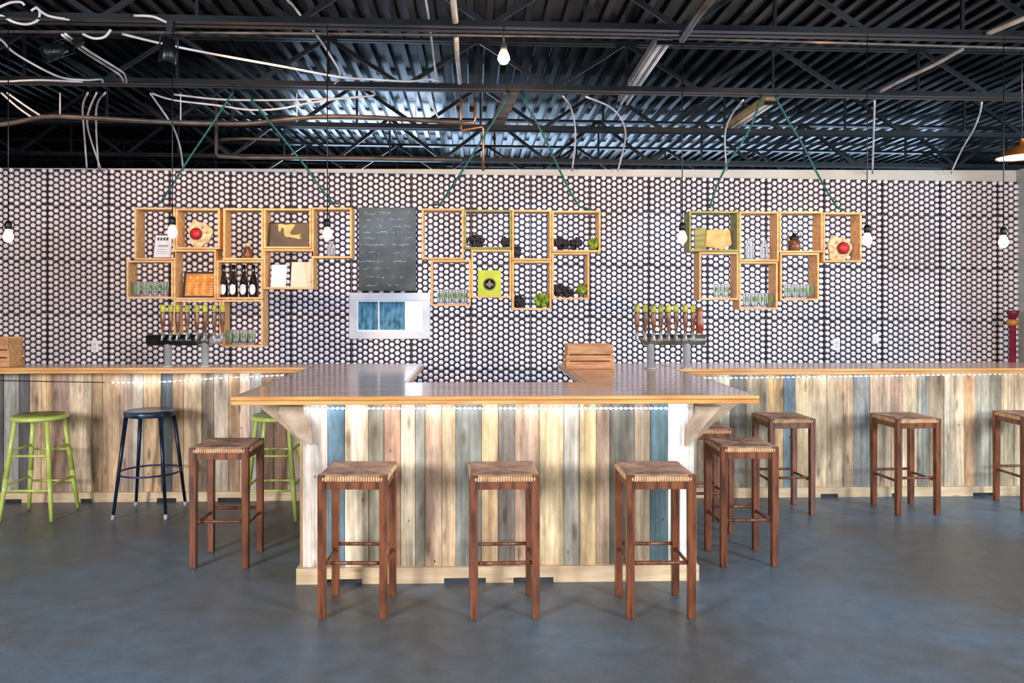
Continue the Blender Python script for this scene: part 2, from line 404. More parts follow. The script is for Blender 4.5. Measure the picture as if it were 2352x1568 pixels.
# front (U shaped) bar base
xl, xr = py_(697, 1200, YF).x, py_(1592, 1200, YF).x
tF = empty('bar_counter', ((xl+xr)/2, YF, 0), 'front bar base clad in mixed reclaimed boards, three rush stools before it', 'bar', 'plank clad bar bases')
fpx = [696,754,793,847,883,921,955,977,1015,1047,1106,1144,1182,1238,1294,1330,1368,1399,1455,1492,1532,1592]
fc = [(238,222,204),(116,146,158),(244,224,188),(178,168,138),(222,174,140),(232,214,180),(176,170,150),(234,196,160),(234,204,162),(152,152,138),(232,194,146),
      (146,136,120),(226,190,158),(228,202,156),(212,204,184),(226,196,144),(188,158,128),(120,116,100),(164,144,116),(92,118,120),(240,238,226)]
m = MB(); planks(m, xl, xr, bounds(fpx, fc, YF), YF, .0, HB-.045)
# sides
yy = YF
while yy < 5.98:
    w = min(R.uniform(.08, .13), 6.0-yy)
    for sx, xx in ((-1, xl), (1, xr)):
        a, b = (xx, xx+.02) if sx < 0 else (xx-.02, xx)
        m.box(a-(.0 if sx > 0 else .02), b+(.02 if sx > 0 else 0)-(.0), yy+.001, yy+w-.001, 0, HB-.045, W(jitter(R.choice(PAL))))
    yy += w
m.build('plank_cladding', M_plank, tF, world=True, bevel=.0015, seg=1)
m = MB()
# the light frame behind the boards (interior face)
m.box(xl+.02, xr-.02, YF+.003, YF+.06, .032, HB-.05)
for xx in (xl+.022, xr-.072): m.box(xx, xx+.05, YF+.06, 5.98, 0, HB-.05)
m.build('frame', M_corbel, tF, world=True)
# baseboard with notches
def baseboard(parent, x0, x1, y, notch, hgt=.088, d=.028, z1=.028, name='baseboard'):
    m = MB(); cuts = sorted(notch); a = x0
    for (n0, n1) in cuts:
        m.box(a, n0, y-d, y, 0, hgt); m.box(n0, n1, y-d, y, z1, hgt); a = n1
    m.box(a, x1, y-d, y, 0, hgt)
    return m.build(name, M_pine, parent, world=True)
bx = lambda p, y=YF-.045: py_(p, 1330, y).x
baseboard(tF, bx(681), bx(1605), YF-.024, [(bx(745), bx(832)), (bx(1020), bx(1116)), (bx(1179), bx(1271))])
for q in (bx(681), bx(1605)-.028):
    m = MB(); m.box(q, q+.028, YF-.023, 5.9, 0, .088); m.build('side_baseboard', M_pine, tF, world=True)
# corbels under the overhang
for pts in ([(645,931),(700,931),(701,949),(717,970),(719,1021),(686,1003),(642,948)], [(1596,931),(1655,931),(1618,971),(1597,1003),(1572,1024),(1574,978),(1594,950)]):
    yc_ = YF-.03; m = MB(); m.poly([(py_(*q, yc_).x, min(py_(*q, yc_).z, HB-.046)) for q in pts], YF-.062, YF-.028)
    o = m.build('corbel', M_corbel, tF, world=True, bevel=.003)
    x = xl-.02 if pts[0][0] < 1000 else xr+.02; sx = -1 if pts[0][0] < 1000 else 1
for sx, x in ((-1, xl-.021), (1, xr+.021)):
    m = MB(); m.poly([(x, HB-.046), (x+sx*.27, HB-.046), (x+sx*.25, HB-.08), (x+sx*.10, HB-.2), (x, HB-.3)], YF+.02, YF+.05); m.build('bracket', M_corbel, tF, world=True, bevel=.003)

# left bar base
xL1 = xl-.02
tL = empty('bar_counter', (-2.6, YB, 0), 'left bar base of weathered boards behind the lime green and blue stools', 'bar', 'plank clad bar bases')
lpx = [0,12,46,72,98,122,162,214,239,278,306,332,372,398,424,464,493,526,552,577,603,630,660,700]
lc = [(95,90,85),(188,180,165),(98,92,90),(208,178,138),(224,184,134),(188,153,128),(218,193,158),(193,158,118),(203,168,128),(198,168,143),(208,193,168),(220,184,138),
      (98,104,104),(204,168,128),(218,188,148),(168,148,123),(218,198,172),(204,164,124),(224,194,168),(194,188,174),(152,118,92),(160,124,96),(204,184,164)]
m = MB(); bl = extend(bounds(lpx, lc, YB), -6.2, xL1+.6); planks(m, -6.2, xL1, bl, YB, 0, HB-.045); 
m.build('plank_cladding', M_plank, tL, world=True, bevel=.0015, seg=1)
m = MB(); m.box(-6.2, xL1, YB+.002, YB+.05, .032, HB-.05); m.build('frame', M_corbel, tL, world=True)
b2 = lambda p: py_(p, 1140, YB-.05).x
baseboard(tL, -6.2, xL1, YB-.023, [(b2(10), b2(50)), (b2(185), b2(212)), (b2(360), b2(405)), (b2(500), b2(560))], .075)
m = MB(); m.tube([py_(-60, 872, YB-.03), py_(20, 874, YB-.03), py_(120, 876, YB-.03), py_(240, 878, YB-.03)], .0035, 6)
m.build('wire', M_steel, tL, world=True)
# right bar base
xR0 = xr+.02
tR = empty('bar_counter', (3.2, YB, 0), 'right bar base of pale reclaimed boards under the long string of lights', 'bar', 'plank clad bar bases')
rpx = [1593,1640,1675,1712,1762,1797,1824,1863,1897,1934,1958,1995,2043,2069,2104,2130,2165,2189,2213,2235,2270,2296,2326,2352]
rc = [(190,165,135),(238,228,195),(160,155,138),(178,162,132),(228,190,135),(130,150,156),(228,204,160),(230,204,164),(234,208,168),(230,196,156),(166,166,158),
      (230,200,166),(224,186,156),(234,208,168),(192,188,168),(190,166,132),(238,218,184),(234,208,168),(228,180,132),(198,188,164),(166,156,132),(228,204,160),(238,208,166)]
m = MB(); bl = extend(bounds(rpx, rc, YB), xR0-.6, 6.6); planks(m, xR0, 6.6, bl, YB, 0, HB-.045)
m.build('plank_cladding', M_plank, tR, world=True, bevel=.0015, seg=1)
m = MB(); m.box(xR0, 6.6, YB+.002, YB+.05, .032, HB-.05); m.build('frame', M_corbel, tR, world=True)
baseboard(tR, xR0, 6.6, YB-.023, [(b2(1885), b2(1925)), (b2(2048), b2(2072)), (b2(2235), b2(2290))], .078)

# ------------------------------------------------------------------ countertops
def top_poly(name, pts, label, edge_pts):
    cx = sum(p[0] for p in pts)/len(pts); cy = sum(p[1] for p in pts)/len(pts)
    t = empty(name, (cx, cy, HB-.045), label, 'countertop', 'varnished countertops')
    m = MB(); m.poly(pts, HB-.04, HB, 'xy'); m.build('slab', M_top, t, world=True)
    for (a, b) in edge_pts:
        a = Vector((*a, 0)); b = Vector((*b, 0)); d = (b-a).normalized(); nrm = Vector((d.y, -d.x, 0))
        m = MB()
        for (z, w, hh) in ((HB-.010, .020, .019), (HB-.034, .016, .021)):
            m.bar(a+nrm*(w/2)+Vector((0, 0, z)), b+nrm*(w/2)+Vector((0, 0, z)), w, hh)
        m.build('edge_moulding', M_edge, t, world=True, bevel=.004, seg=3)
    return t
pa = pz_(536, 909, HB); pb = pz_(1752, 910, HB)
yf = (pa.y+pb.y)/2+.02
XA, XB = pa.x+.02, pb.x-.02
IA = (pz_(930, 878, HB).x+pz_(965, 838, HB).x)/2; IB = (pz_(1350, 878, HB).x+pz_(1302, 845, HB).x)/2
YI = pz_(1140, 878, HB).y
YK0 = pz_(300, 844, HB).y; YK1 = pz_(300, 834, HB).y
YK1 = 6.30
top_poly('countertop', [(XA, yf), (XB, yf), (XB, YK1), (IB, YK1), (IB, YI), (IA, YI), (IA, YK1), (XA, YK1)],
         'U-shaped varnished wooden countertop of the front bar, with the open well in its middle',
         [((XA-.02, yf), (XB+.02, yf)), ((XA, YK0), (XA, yf-.0)), ((XB, yf), (XB, YK0)), ((IA, YI), (IA, YK1)), ((IB, YK1), (IB, YI)), ((IB, YI), (IA, YI))])
top_poly('countertop', [(-6.3, YK0), (XA-.021, YK0), (XA-.021, YK1), (-6.3, YK1)], 'long varnished wooden countertop of the left bar, under the left tap tower',
         [((-6.3, YK0), (XA-.021, YK0))])
YR0 = pz_(1950, 846, HB).y
top_poly('countertop', [(XB+.021, YR0), (6.7, YR0), (6.7, YK1), (XB+.021, YK1)], 'long varnished wooden countertop of the right bar, above the brightest string of lights',
         [((XB+.021, YR0), (6.7, YR0))])

# ------------------------------------------------------------------ led strings
def leds(pts, n, label, y):
    p0 = pts[0]; t = empty('led_string', p0, label, 'light string', 'light strings under the countertops')
    m = MB(); m.tube(pts, .003, 6); m.build('cord', M_cable, t, world=True)
    L = [0]
    for a, b in zip(pts, pts[1:]): L.append(L[-1]+(Vector(b)-Vector(a)).length)
    mm = MB(); mm.box(-.008, .008, -.0065, .0065, -.005, .005); proto = mm.build('led', M_led, t, bevel=.002, seg=1)
    for i in range(n):
        s = (i+.5)/n*L[-1]; k = max(j for j in range(len(L)-1) if L[j] <= s)
        p = Vector(pts[k]).lerp(Vector(pts[k+1]), (s-L[k])/(L[k+1]-L[k]))+Vector((0, -.009, 0))
        o = proto if i == 0 else proto.copy()
        if i: COL.objects.link(o)
        o.location = p-Vector(p0)
    return t
leds([py_(700+i*110, 937, YF-.035) for i in range(9)], 76, 'string of cold white lights under the front countertop', 0)
leds([py_(255, 878, YB-.035), py_(330, 879, YB-.035), py_(400, 875, YB-.035), py_(520, 867, YB-.035), py_(655, 861, YB-.035)], 34, 'short sagging string of cold white lights under the left countertop', 0)
leds([py_(1600, 868, YB-.035), py_(1800, 866, YB-.035), py_(2060, 862, YB-.035), py_(2360, 857, YB-.035)], 64, 'long string of cold white lights under the right countertop', 0)

# ------------------------------------------------------------------ rush stools
def rush_mesh():
    n = 96; w = .335/2; m = MB(); vs = []; fs = []; ns = 24
    for j in range(n+1):
        for i in range(n+1):
            u = -1+2*i/n; v = -1+2*j/n
            au, av = abs(u), abs(v)
            e = max(au, av)
            strand = u if av >= au else v
            b = .0022*abs(math.sin(strand*ns/2*PI))
            seam = min(1, abs(au-av)/.06)
            z = .010*math.sqrt(max(0, 1-((e-.86)/.14)**2)) if e > .86 else .010
            z -= .007*(1-e)
            z = z - .004*(1-seam) + b*seam
            vs.append((u*w, v*w, z))
    for j in range(n):
        for i in range(n):
            a = j*(n+1)+i; fs.append((a, a+1, a+n+2, a+n+1))
    m.add(vs, fs, smooth=True)
    return m
def roll_mesh():
    m = MB(); w = .335/2; ns = 24
    # strands wrapped over the four rails
    for s in range(ns):
        t = (-1+2*(s+.5)/ns)*w*.9
        for k in range(4):
            pts = []
            for a in range(6):
                th = a/5*PI*.95; r = .0118
                q = (t, -(w-.004)-math.sin(th)*r*.55, -.004+math.cos(th)*r-.004)
                x, y, z = q
                for _ in range(k): x, y = -y, x
                pts.append((x, y, z))
            m.tube(pts, .0062, 5)
    return m
SH, SWD = .70, .345
def make_stool(label):
    t = empty('bar_stool', (0, 0, 0), label, 'stool', 'brown bar stools with rush seats')
    h = SWD/2-.02
    s = roll_mesh().build('seat_edge', M_roll, t); s.location = (0, 0, SH+.001); s['label'] = 'cord wrapped seat edge in a lit tone'
    s = rush_mesh().build('seat', M_rush, t); s.location = (0, 0, SH+.006)
    for sx in (-1, 1):
        for sy in (-1, 1):
            m = MB(); wdt = .0205
            vs = []
            for z, k in ((0, .88), (.06, .92), (.62, 1), (SH+.012, 1)):
                vs += [(sx*h+a*wdt*k, sy*h+b*wdt*k, z) for a, b in ((-1,-1),(1,-1),(1,1),(-1,1))]
            fs = [(3,2,1,0), (12,13,14,15)]
            for q in range(3):
                for j in range(4): fs.append((q*4+j, q*4+(j+1) % 4, q*4+4+(j+1) % 4, q*4+4+j))
            m.add(vs, fs); m.build('leg', M_stool, t, bevel=.004)
    for k in range(4):
        m = MB(); m.bar((-h+.015, -h, SH-.033), (h-.015, -h, SH-.033), .026, .052)
        o = m.build('apron_rail', M_stool, t, bevel=.002); o.rotation_euler = (0, 0, k*PI/2)
        m = MB(); zz = .275 if k % 2 == 0 else .250
        m.tube([(-h+.012, -h, zz), (0, -h, zz), (h-.012, -h, zz)], .0095, 10)
        o = m.build('stretcher', M_stool, t); o.rotation_euler = (0, 0, k*PI/2)
    return t
labs = ['rush seated brown stool left of the front bar, before a lime green stool',
        'rush seated brown stool at the left end of the front bar',
        'rush seated brown stool at the middle of the front bar',
        'rush seated brown stool at the right end of the front bar, before the whitest board',
        'brown rush stool standing just right of the front bar, nearest on that side',
        'rush seated brown stool mostly hidden behind the right corbel of the front bar',
        'brown rush stool at the right bar, nearest to the front bar',
        'rush seated brown stool standing alone at the right bar, turned a little',
        'brown rush stool at the far right edge of the photo, cut by the frame']
spots = [(502, 1307, 0), (812, 1424, -.04), (1158, 1424, .03), (1520, 1423, .0), (1723, 1303, .0), (1628, 1228, .02), (1820, 1184, .02), (2108, 1184, .07), (2402, 1174, 0)]
proto = None
for (px, py, rz), lb in zip(spots, labs):
    f = pz_(px, py, 0); c = Vector((f.x, f.y+SWD/2, 0))
    if proto is None: proto = make_stool(lb); proto.location = c
    else: copy_tree(proto, loc=c, rz=rz, label=lb)

# lime stools
def make_green(label):
    t = empty('bar_stool', (0, 0, 0), label, 'stool', 'lime green round stools')
    m = MB(); m.lathe([(.0, 0), (.17, 0), (.19, .008), (.195, .02), (.186, .033), (.15, .036), (0, .032)], (0, 0, .705), 32, cap=False)
    m.build('seat', M_green, t)
    m = MB(); m.lathe([(.0, 0), (.165, 0.002), (.168, .0), (.165, .006), (0, .004)], (0, 0, .738), 32, cap=False); m.build('seat_top', M_gseat, t)['label'] = 'worn olive seat top'
    tp, bt = .115, .185
    def P(sx, sy, z): k = tp+(bt-tp)*(1-z/.71); return Vector((sx*k, sy*k, z))
    for sx in (-1, 1):
        for sy in (-1, 1):
            m = MB(); pts = [P(sx, sy, .71), P(sx, sy, .5), P(sx, sy, .3), P(sx, sy, .2), P(sx, sy, 0)]
            m.tube(pts[:3], .0145, 12, .019); m.tube(pts[2:], .019, 12, .0135); m.build('leg', M_green, t)
    for z in (.215, .46):
        for (a, b) in (((-1,-1),(1,-1)), ((1,-1),(1,1)), ((1,1),(-1,1)), ((-1,1),(-1,-1))):
            dz = .0 if a[1] == b[1] else .035
            m = MB(); m.tube([P(*a, z+dz), P(*a, z+dz).lerp(P(*b, z+dz), .5), P(*b, z+dz)], .009, 8); m.build('rung', M_green, t)
    return t
f = pz_(54, 1197, 0); g1 = make_green('lime green round stool at the far left, fully in view'); g1.location = (f.x+.015, f.y+.18, 0)
f = pz_(617, 1197, 0); copy_tree(g1, loc=(f.x+.01, f.y+.18, 0), rz=.0, label='lime green round stool partly hidden behind a brown stool, beside the front bar')
# blue metal stool
f = pz_(320, 1193, 0)
t = empty('bar_stool', (f.x, f.y+.19, 0), 'dark blue metal round stool with ring footrest, between the lime green stools', 'stool')
m = MB(); m.lathe([(0, 0), (.15, .0), (.178, .004), (.184, .02), (.184, .036), (.176, .045), (.15, .047), (0, .043)], (0, 0, .722), 36, cap=False); m.build('seat', M_nseat, t)
tp, bt = .125, .19
def P(sx, sy, z): k = tp+(bt-tp)*(1-z/.73); return Vector((sx*k, sy*k, z))
for sx in (-1, 1):
    for sy in (-1, 1):
        m = MB(); m.tube([P(sx, sy, .73), P(sx, sy, .4), P(sx, sy, .02)], .0155, 10, .011); lg = m.build('leg', M_navy, t)
        m = MB(); m.tube([P(sx, sy, .035), P(sx, sy, 0)], .013, 10, .0145); ft = m.build('rubber_foot', M_foot, lg)
k = (tp+(bt-tp)*(1-.31/.73))*1.414-.008
m = MB(); m.tube([(k*math.cos(a*PI/20), k*math.sin(a*PI/20), .31) for a in range(40)], .007, 8, closed=True); m.build('ring_footrest', M_pring, t)['label'] = 'violet tinted ring footrest'

# ------------------------------------------------------------------ hanging shelves
YS, SD = 6.36, .17
CR = {}
shelf_defs = {
 'left': [('A',308,476,402,597),('B',402.5,478,504.5,572),('C',512,478,604.5,597),('D',605,478,715,571),('E',715.5,476,808,593),('F',290,597.5,397.5,686),('G',398,572.5,496,688),
          ('H',496.5,597.5,603.5,687),('I',604,571.5,720,664),('J',509,688,604,797),('K',398,688.5,508,790)],
 'center': [('A',968,478,1065.5,596),('B',1066,481,1175.5,572),('C',1176,481,1267,598),('D',1267.5,483,1380,579),('E',989,596.5,1081.5,703),('F',1082,572.5,1175.5,684),
            ('G',1176,598.5,1267,712),('H',1267.5,579.5,1354,688)],
 'right': [('A',1583,484,1697.5,578),('B',1698,485,1789.5,600),('C',1790,485,1890.5,580),('D',1891,487,1980,602),('E',1606,578.5,1697,689),('F',1697.5,600.5,1787,711),('G',1792,580.5,1882,690)]}
TH = .017
slab = {'left': 'leftmost of three hanging shelves of nailed pine crates, above the left taps',
        'center': 'middle hanging shelf of pine crates, with dark blossoms and green moss',
        'right': 'right of three hanging shelves of pine crates, above the right taps'}
for sn, cr in shelf_defs.items():
    c0 = py_((cr[0][1]+cr[3][3])/2, 600, YS)
    zmin = min(py_(c[1], c[4], YS).z for c in cr)
    t = empty('hanging_shelf', (c0.x, YS+SD/2, zmin), slab[sn], 'shelf', 'hanging crate shelves')
    for (k, a, b, c, d) in cr:
        p0 = py_(a, b, YS); p1 = py_(c, d, YS); x0, x1, z1, z0 = p0.x, p1.x, p0.z, p1.z
        # level them
        CR[sn+k] = (x0, x1, z0, z1)
        m = MB(); g = .0008
        m.box(x0+g, x1-g, YS, YS+SD, z0+g, z0+TH); m.box(x0+g, x1-g, YS, YS+SD, z1-TH, z1-g)
        m.box(x0+g, x0+TH, YS+.001, YS+SD-.001, z0+TH, z1-TH); m.box(x1-TH, x1-g, YS+.001, YS+SD-.001, z0+TH, z1-TH)
        gm = sn+k in ('rightA', 'centerB')  # right crate is olive wood; middle one takes this tone for its shade
        o = m.build('crate', M_crateg if gm else M_crate, t, world=True, bevel=.0015, seg=1)
        if gm: o['label'] = 'olive tinged crate'
        elif R.random() < 2: pass
# ropes
def rope(pts, label, y=YS+SD/2, r=.009):
    P3 = [py_(*q[:2], q[2] if len(q) > 2 else y) for q in pts]
    t = MB(); t.tube(P3, r, 8); o = t.build('rope', M_rope, world=True)
    return tag(o, label, 'rope', 'teal hanging ropes')
def loop(cx, cy, o):
    pass
rope([(352,470),(368,466),(400,418),(430,370),(484,290),(518,238),(535,212,6.45)], 'teal rope up from the left end of the left hanging shelf')
rope([(778,468),(762,464),(735,430),(700,380),(672,345),(646,312),(600,256),(565,212,6.45)], 'teal rope up from the right end of the left hanging shelf')
rope([(995,471),(1012,468),(1045,418),(1075,372),(1110,315),(1138,270),(1160,232),(1170,212,6.45)], 'teal rope up from the left end of the middle hanging shelf')
rope([(1360,482),(1330,474),(1312,445),(1285,390),(1255,325),(1228,272),(1205,235),(1196,212,6.45)], 'teal rope up from the right end of the middle hanging shelf')
rope([(1650,478),(1630,477),(1645,430),(1672,372),(1700,335),(1725,290),(1740,250),(1752,214,6.45)], 'slack teal rope up from the left end of the right hanging shelf')
rope([(1940,482),(1924,478),(1900,440),(1870,385),(1840,325),(1812,280),(1790,240),(1776,214,6.45)], 'teal rope up from the right end of the right hanging shelf')

# ------------------------------------------------------------------ things on the shelves
YC = YS+SD*.5
def xat(px, y=YC): return py_(px, 600, y).x
def base(c): return CR[c][2]+TH+.0005
def pint(label, group):
    t = empty('pint_glass', (0, 0, 0), label, 'glass', group)
    m = MB(); m.lathe([(.001, .0), (.028, 0), (.029, .004), (.036, .118), (.0385, .123), (.0365, .123), (.034, .118), (.027, .012), (.001, .011)], (0, 0, 0), 20, cap=False)
    m.build('cup', M_glass, t)
    m = MB()
    for a0 in (-.75, -.2, .35):
        vs = []
        for a in (a0, a0+.2, a0+.4):
            for z in (.05, .092): rr_ = .0292+z*.0585+.0012; vs.append((rr_*math.sin(a), -rr_*math.cos(a), z))
        m.add(vs, [(0, 2, 3, 1), (2, 4, 5, 3)])
    m.build('printed_band', M_print, t)
    return t
ordn = {1: ['only'], 2: ['left', 'right'], 3: ['left', 'middle', 'right'], 4: ['leftmost', 'second from left', 'third from left', 'rightmost']}
PG = None
for c, pxs, where in (('leftF', (316, 337, 358, 380), "in the left shelf's lower left crate"), ('leftJ', (527, 543, 561, 579), "in the left shelf's lowest crate"),
                      ('centerE', (1013, 1030, 1048, 1066), "in the middle shelf's lower left crate"), ('rightE', (1645, 1664), "in the right shelf's lower left crate"),
                      ('rightF', (1713, 1731, 1750, 1768), "in the right shelf's lowest crate"), ('rightG', (1808, 1825, 1842, 1860), 'below the dark lidded jar')):
    for px, od in zip(pxs, ordn[len(pxs)]):
        lb = '%s pint glass with green print %s' % (od, where)
        if PG is None: PG = pint(lb, 'printed pint glasses on the hanging shelves'); PG.location = (xat(px), YC-.02, base(c))
        else: copy_tree(PG, loc=(xat(px), YC-.02, base(c)), label=lb)
# wine bottles
WB = None
for px, od in zip((514, 536.5, 560, 582), ordn[4]):
    lb = '%s dark wine bottle with pale oval label on the left shelf' % od
    if WB is None:
        WB = empty('wine_bottle', (0, 0, 0), lb, 'bottle', 'dark wine bottles on the left shelf')
        m = MB(); m.lathe([(.001, .0), (.032, 0), (.0345, .006), (.035, .10), (.033, .125), (.024, .165), (.014, .20), (.0125, .255), (.014, .258), (.0138, .27), (.001, .27)], (0, 0, 0), 22, cap=False)
        m.build('body', M_bottle, WB)
        m = MB(); 
        vs = []; fs = []; nn = 12
        for j in range(9):
            z = .022+.085*j/8; hw = math.sqrt(max(0.0001, 1-((j-4)/4.2)**2))*.75
            for i in range(nn+1):
                a = -PI/2+hw*(-1+2*i/nn); vs.append((.0357*math.cos(a), .0357*math.sin(a), z))
        for j in range(8):
            for i in range(nn): q = j*(nn+1)+i; fs.append((q, q+1, q+nn+2, q+nn+1))
        m.add(vs, fs, smooth=True); m.build('label', M_paper, WB)
        m = MB(); m.lathe([(.0152, .232), (.0146, .2705), (.001, .2715)], (0, 0, 0), 16, cap=False); m.build('foil', M_bottle, WB)
        WB.location = (xat(px), YC, base('leftH'))
    else: copy_tree(WB, loc=(xat(px), YC, base('leftH')), label=lb)
def lean_panel(name, c, x0, x1, py_top, mt, label, cat, thick=.012, ytop=None, extra=None, skew=0):
    """flat panel standing on the crate floor leaning back; local frame x right, z up, front at -y"""
    yb = YS+.05; X0_, X1_ = xat(x0, yb), xat(x1, yb); z0 = base(c); z1 = py_(x0, py_top, yb+.03).z; h = z1-z0
    t = empty(name, ((X0_+X1_)/2, yb, z0+.001), label, cat); ang = math.atan2(.05, h); t.rotation_euler = (-ang, 0, 0)
    w = X1_-X0_; m = MB(); m.box(-w/2, w/2, 0, thick, 0, h); m.build('board', mt, t, bevel=.001, seg=1)
    t['_o'] = (0, 0, 0)
    return t, w, h
# sign card in crate A
t, w, h = lean_panel('sign_card', 'leftA', 351, 391, 536, M_paper, 'small white card with a red border and lines of print beside the second bulb', 'sign')
m = MB()
for (a, b, c_, d) in ((-w/2, w/2, h-.01, h), (-w/2, w/2, 0, .006), (-w/2, -w/2+.004, .006, h-.01)): m.box(a, b, -.002, 0, c_, d)
m.build('border', M_dkred, t)
m = MB()
for i in range(4): m.box(-w*.34+i*w*.17, -w*.34+i*w*.17+w*.11, -.002, 0, h*.74, h*.86)
for z in (.52, .47): m.box(-w*.28, w*.3, -.002, 0, h*z, h*z+.004)
for z in (.36, .28, .2): m.box(-w*.3, w*.28, -.0015, 0, h*z, h*z+.002)
m.build('print', M_slate, t)
# cream plaques with red centre
def plaque(c, px, py, rx, dx, dz, label):
    yb = YS+.06; p = py_(px, py, yb); z0 = base(c); r = rx/FPX*yb
    t = empty('plaque', (p.x, yb, z0), label, 'plaque', 'cream plaques with a red disc')
    m = MB(); hh = p.z-z0
    pts = []
    for i in range(28):
        a = 2*PI*i/28; k = r*(1+.10*math.sin(3*a+1)+.06*math.sin(7*a)); pts.append((k*math.cos(a), max(hh+k*math.sin(a)*1.12, .001)))
    m.poly(pts, -.0, .03); m.build('disc', M_creamr, t, bevel=.006)
    m = MB(); m.lathe([(.001, .0), (r*.50, .0), (r*.50, .012), (r*.42, .016), (.001, .018)], (dx, -.001, hh+dz), 24, cap=False, axis='y'); m.build('rim', M_dkred, t)
    m = MB(); m.lathe([(.001, .017), (r*.38, .017), (r*.34, .026), (.001, .029)], (dx, -.001, hh+dz), 24, cap=False, axis='y'); m.build('red_centre', M_red, t)
    m = MB()
    for i in range(7):
        a = .3+i*.8; m.blob((r*.62*math.cos(a), -.004, hh+r*.62*math.sin(a)), .011, n=8)
    m.build('knobs', M_creamr, t)
    return t
plaque('leftB', 458, 537, 27, -.025, .0, 'round cream plaque with a bright red disc in the top left of the left shelf')
plaque('rightD', 1928, 572, 28, .03, .008, 'round cream plaque with a red disc at the right end of the right shelf')
# small brown jar
def jar(c, px, label, prof, mt=M_jar, cat='jar', handle=False):
    t = empty('jar', (xat(px), YC, base(c)), label, cat)
    m = MB(); m.lathe(prof, (0, 0, 0), 18, cap=False); m.build('body', mt, t)
    return t
t = jar('leftC', 569, 'small brown jar with a pale lid in the third crate of the left shelf', [(.001, 0), (.036, 0), (.04, .03), (.034, .07), (.02, .09), (.018, .1), (.001, .1)])
m = MB(); m.lathe([(.021, .1), (.023, .125), (.001, .13)], (0, 0, 0), 16, cap=False); m.build('lid', M_creamr, t)
t = jar('rightC', 1824, 'dark lidded jar with a bail handle in the third crate of the right shelf', [(.001, 0), (.045, 0), (.052, .04), (.046, .085), (.03, .105), (.001, .105)])
m = MB(); m.lathe([(.04, .102), (.042, .115), (.02, .13), (.012, .15), (.001, .155)], (0, 0, 0), 18, cap=False); m.build('lid', M_blk, t)
m = MB(); m.tube([(-.05, 0, .07), (-.055, 0, .13), (-.03, 0, .165), (.02, 0, .172), (.055, 0, .15), (.05, 0, .07)], .003, 6); m.build('handle', M_blk, t)
for px, hgt, c, lb in ((761, .12, 'leftE', 'clear glass jar in the end crate under the third bulb'), (1722, .17, 'rightB', 'left of two tall clear jars in the second crate of the right shelf'),
                       (1755, .15, 'rightB', 'right of two clear jars in the second crate of the right shelf')):
    t = empty('glass_jar', (xat(px), YC, base(c)), lb, 'jar', 'clear glass jars')
    m = MB(); m.lathe([(.001, 0), (.033, 0), (.036, .01), (.036, hgt*.7), (.024, hgt*.85), (.024, hgt), (.021, hgt), (.021, hgt*.83), (.033, hgt*.68), (.033, .012), (.001, .012)], (0, 0, 0), 18, cap=False)
    m.build('vessel', M_glass, t)
    m = MB(); m.lathe([(.026, hgt), (.026, hgt+.01), (.001, hgt+.012)], (0, 0, 0), 16, cap=False); m.build('lid', M_silver, t)
# dark picture
t, w, h = lean_panel('picture', 'leftD', 617, 708, 511, M_pict, 'dark brown picture with a tan landmass shape, in the fourth crate of the left shelf', 'picture')
sh = [(-.30,.96),(-.22,.98),(-.1,.93),(.06,.97),(.14,.94),(.10,.80),(.02,.62),(.06,.50),(.16,.50),(.24,.52),(.30,.56),(.27,.42),(.34,.36),(.24,.33),(.12,.38),(0,.42),(-.08,.42),(-.13,.55),(-.14,.76),(-.2,.84),(-.22,.66),(-.27,.66)]
m = MB(); m.poly([(x*w, z*h) for x, z in sh], -.004, 0); m.build('landmass', M_tan, t)
m = MB(); m.box(-w/2-.012, -w/2, -.004, .014, 0, h+.004); m.box(-w/2, w/2, -.004, .014, h, h+.006); m.build('frame', M_blk, t)
# orange framed panel
t, w, h = lean_panel('framed_sign', 'leftG', 419, 489, 623, M_orange, 'dark framed orange sign with four yellow columns on the left shelf', 'sign')
m = MB()
for (a, b, c_, d) in ((-w/2, w/2, h-.014, h), (-w/2, w/2, 0, .01), (-w/2, -w/2+.016, .01, h-.014)): m.box(a, b, -.008, 0, c_, d)
m.build('frame', M_blk, t)
m = MB()
for i in range(4):
    x = -w*.3+i*w*.24; m.lathe([(.001, 0), (.013, 0), (.012, .003), (.001, .003)], (x, 0, h*.78), 14, cap=False, axis='y')
    for j in range(5): m.box(x-.014, x+.014, -.003, 0, h*(.12+.1*j), h*(.12+.1*j)+.01)
m.build('columns', M_yel, t)
# two white sheets
for (a, b, tp_, mt, lb) in ((623, 656, 606, M_paper, 'left white sheet standing in the crate under the dark picture'), (667, 713, 600, M_cream, 'right cream sheet standing in the crate under the dark picture')):
    t, w, h = lean_panel('card', 'leftI', a, b, tp_, mt, lb, 'card', thick=.008)
    m = MB(); m.box(-w/2-.004, -w/2, -.002, .008, 0, h); m.build('edge', M_blk if a > 660 else M_white, t)
# lime square
t, w, h = lean_panel('square_sign', 'centerF', 1098, 1151, 619, M_lime, 'lime green square sign with a dark round emblem on the middle shelf', 'sign')
m = MB(); m.lathe([(.001, .0), (.046, 0), (.046, .004), (.001, .004)], (0, -.0, h*.45), 28, cap=False, axis='y'); m.build('emblem', M_blk, t)
m = MB(); m.lathe([(.052, 0), (.055, .003), (.049, .003)], (0, 0, h*.45), 28, cap=False, axis='y'); m.build('emblem_ring', M_emb, t)
m = MB(); s = .038; m.poly([(0, h*.45+s), (s*.35, h*.45+s*.25), (s, h*.45-.003), (s*.3, h*.45-s*.35), (0, h*.45-s), (-s*.3, h*.45-s*.35), (-s, h*.45-.003), (-s*.35, h*.45+s*.25)], -.007, -.004)
m.build('star', M_emb, t)
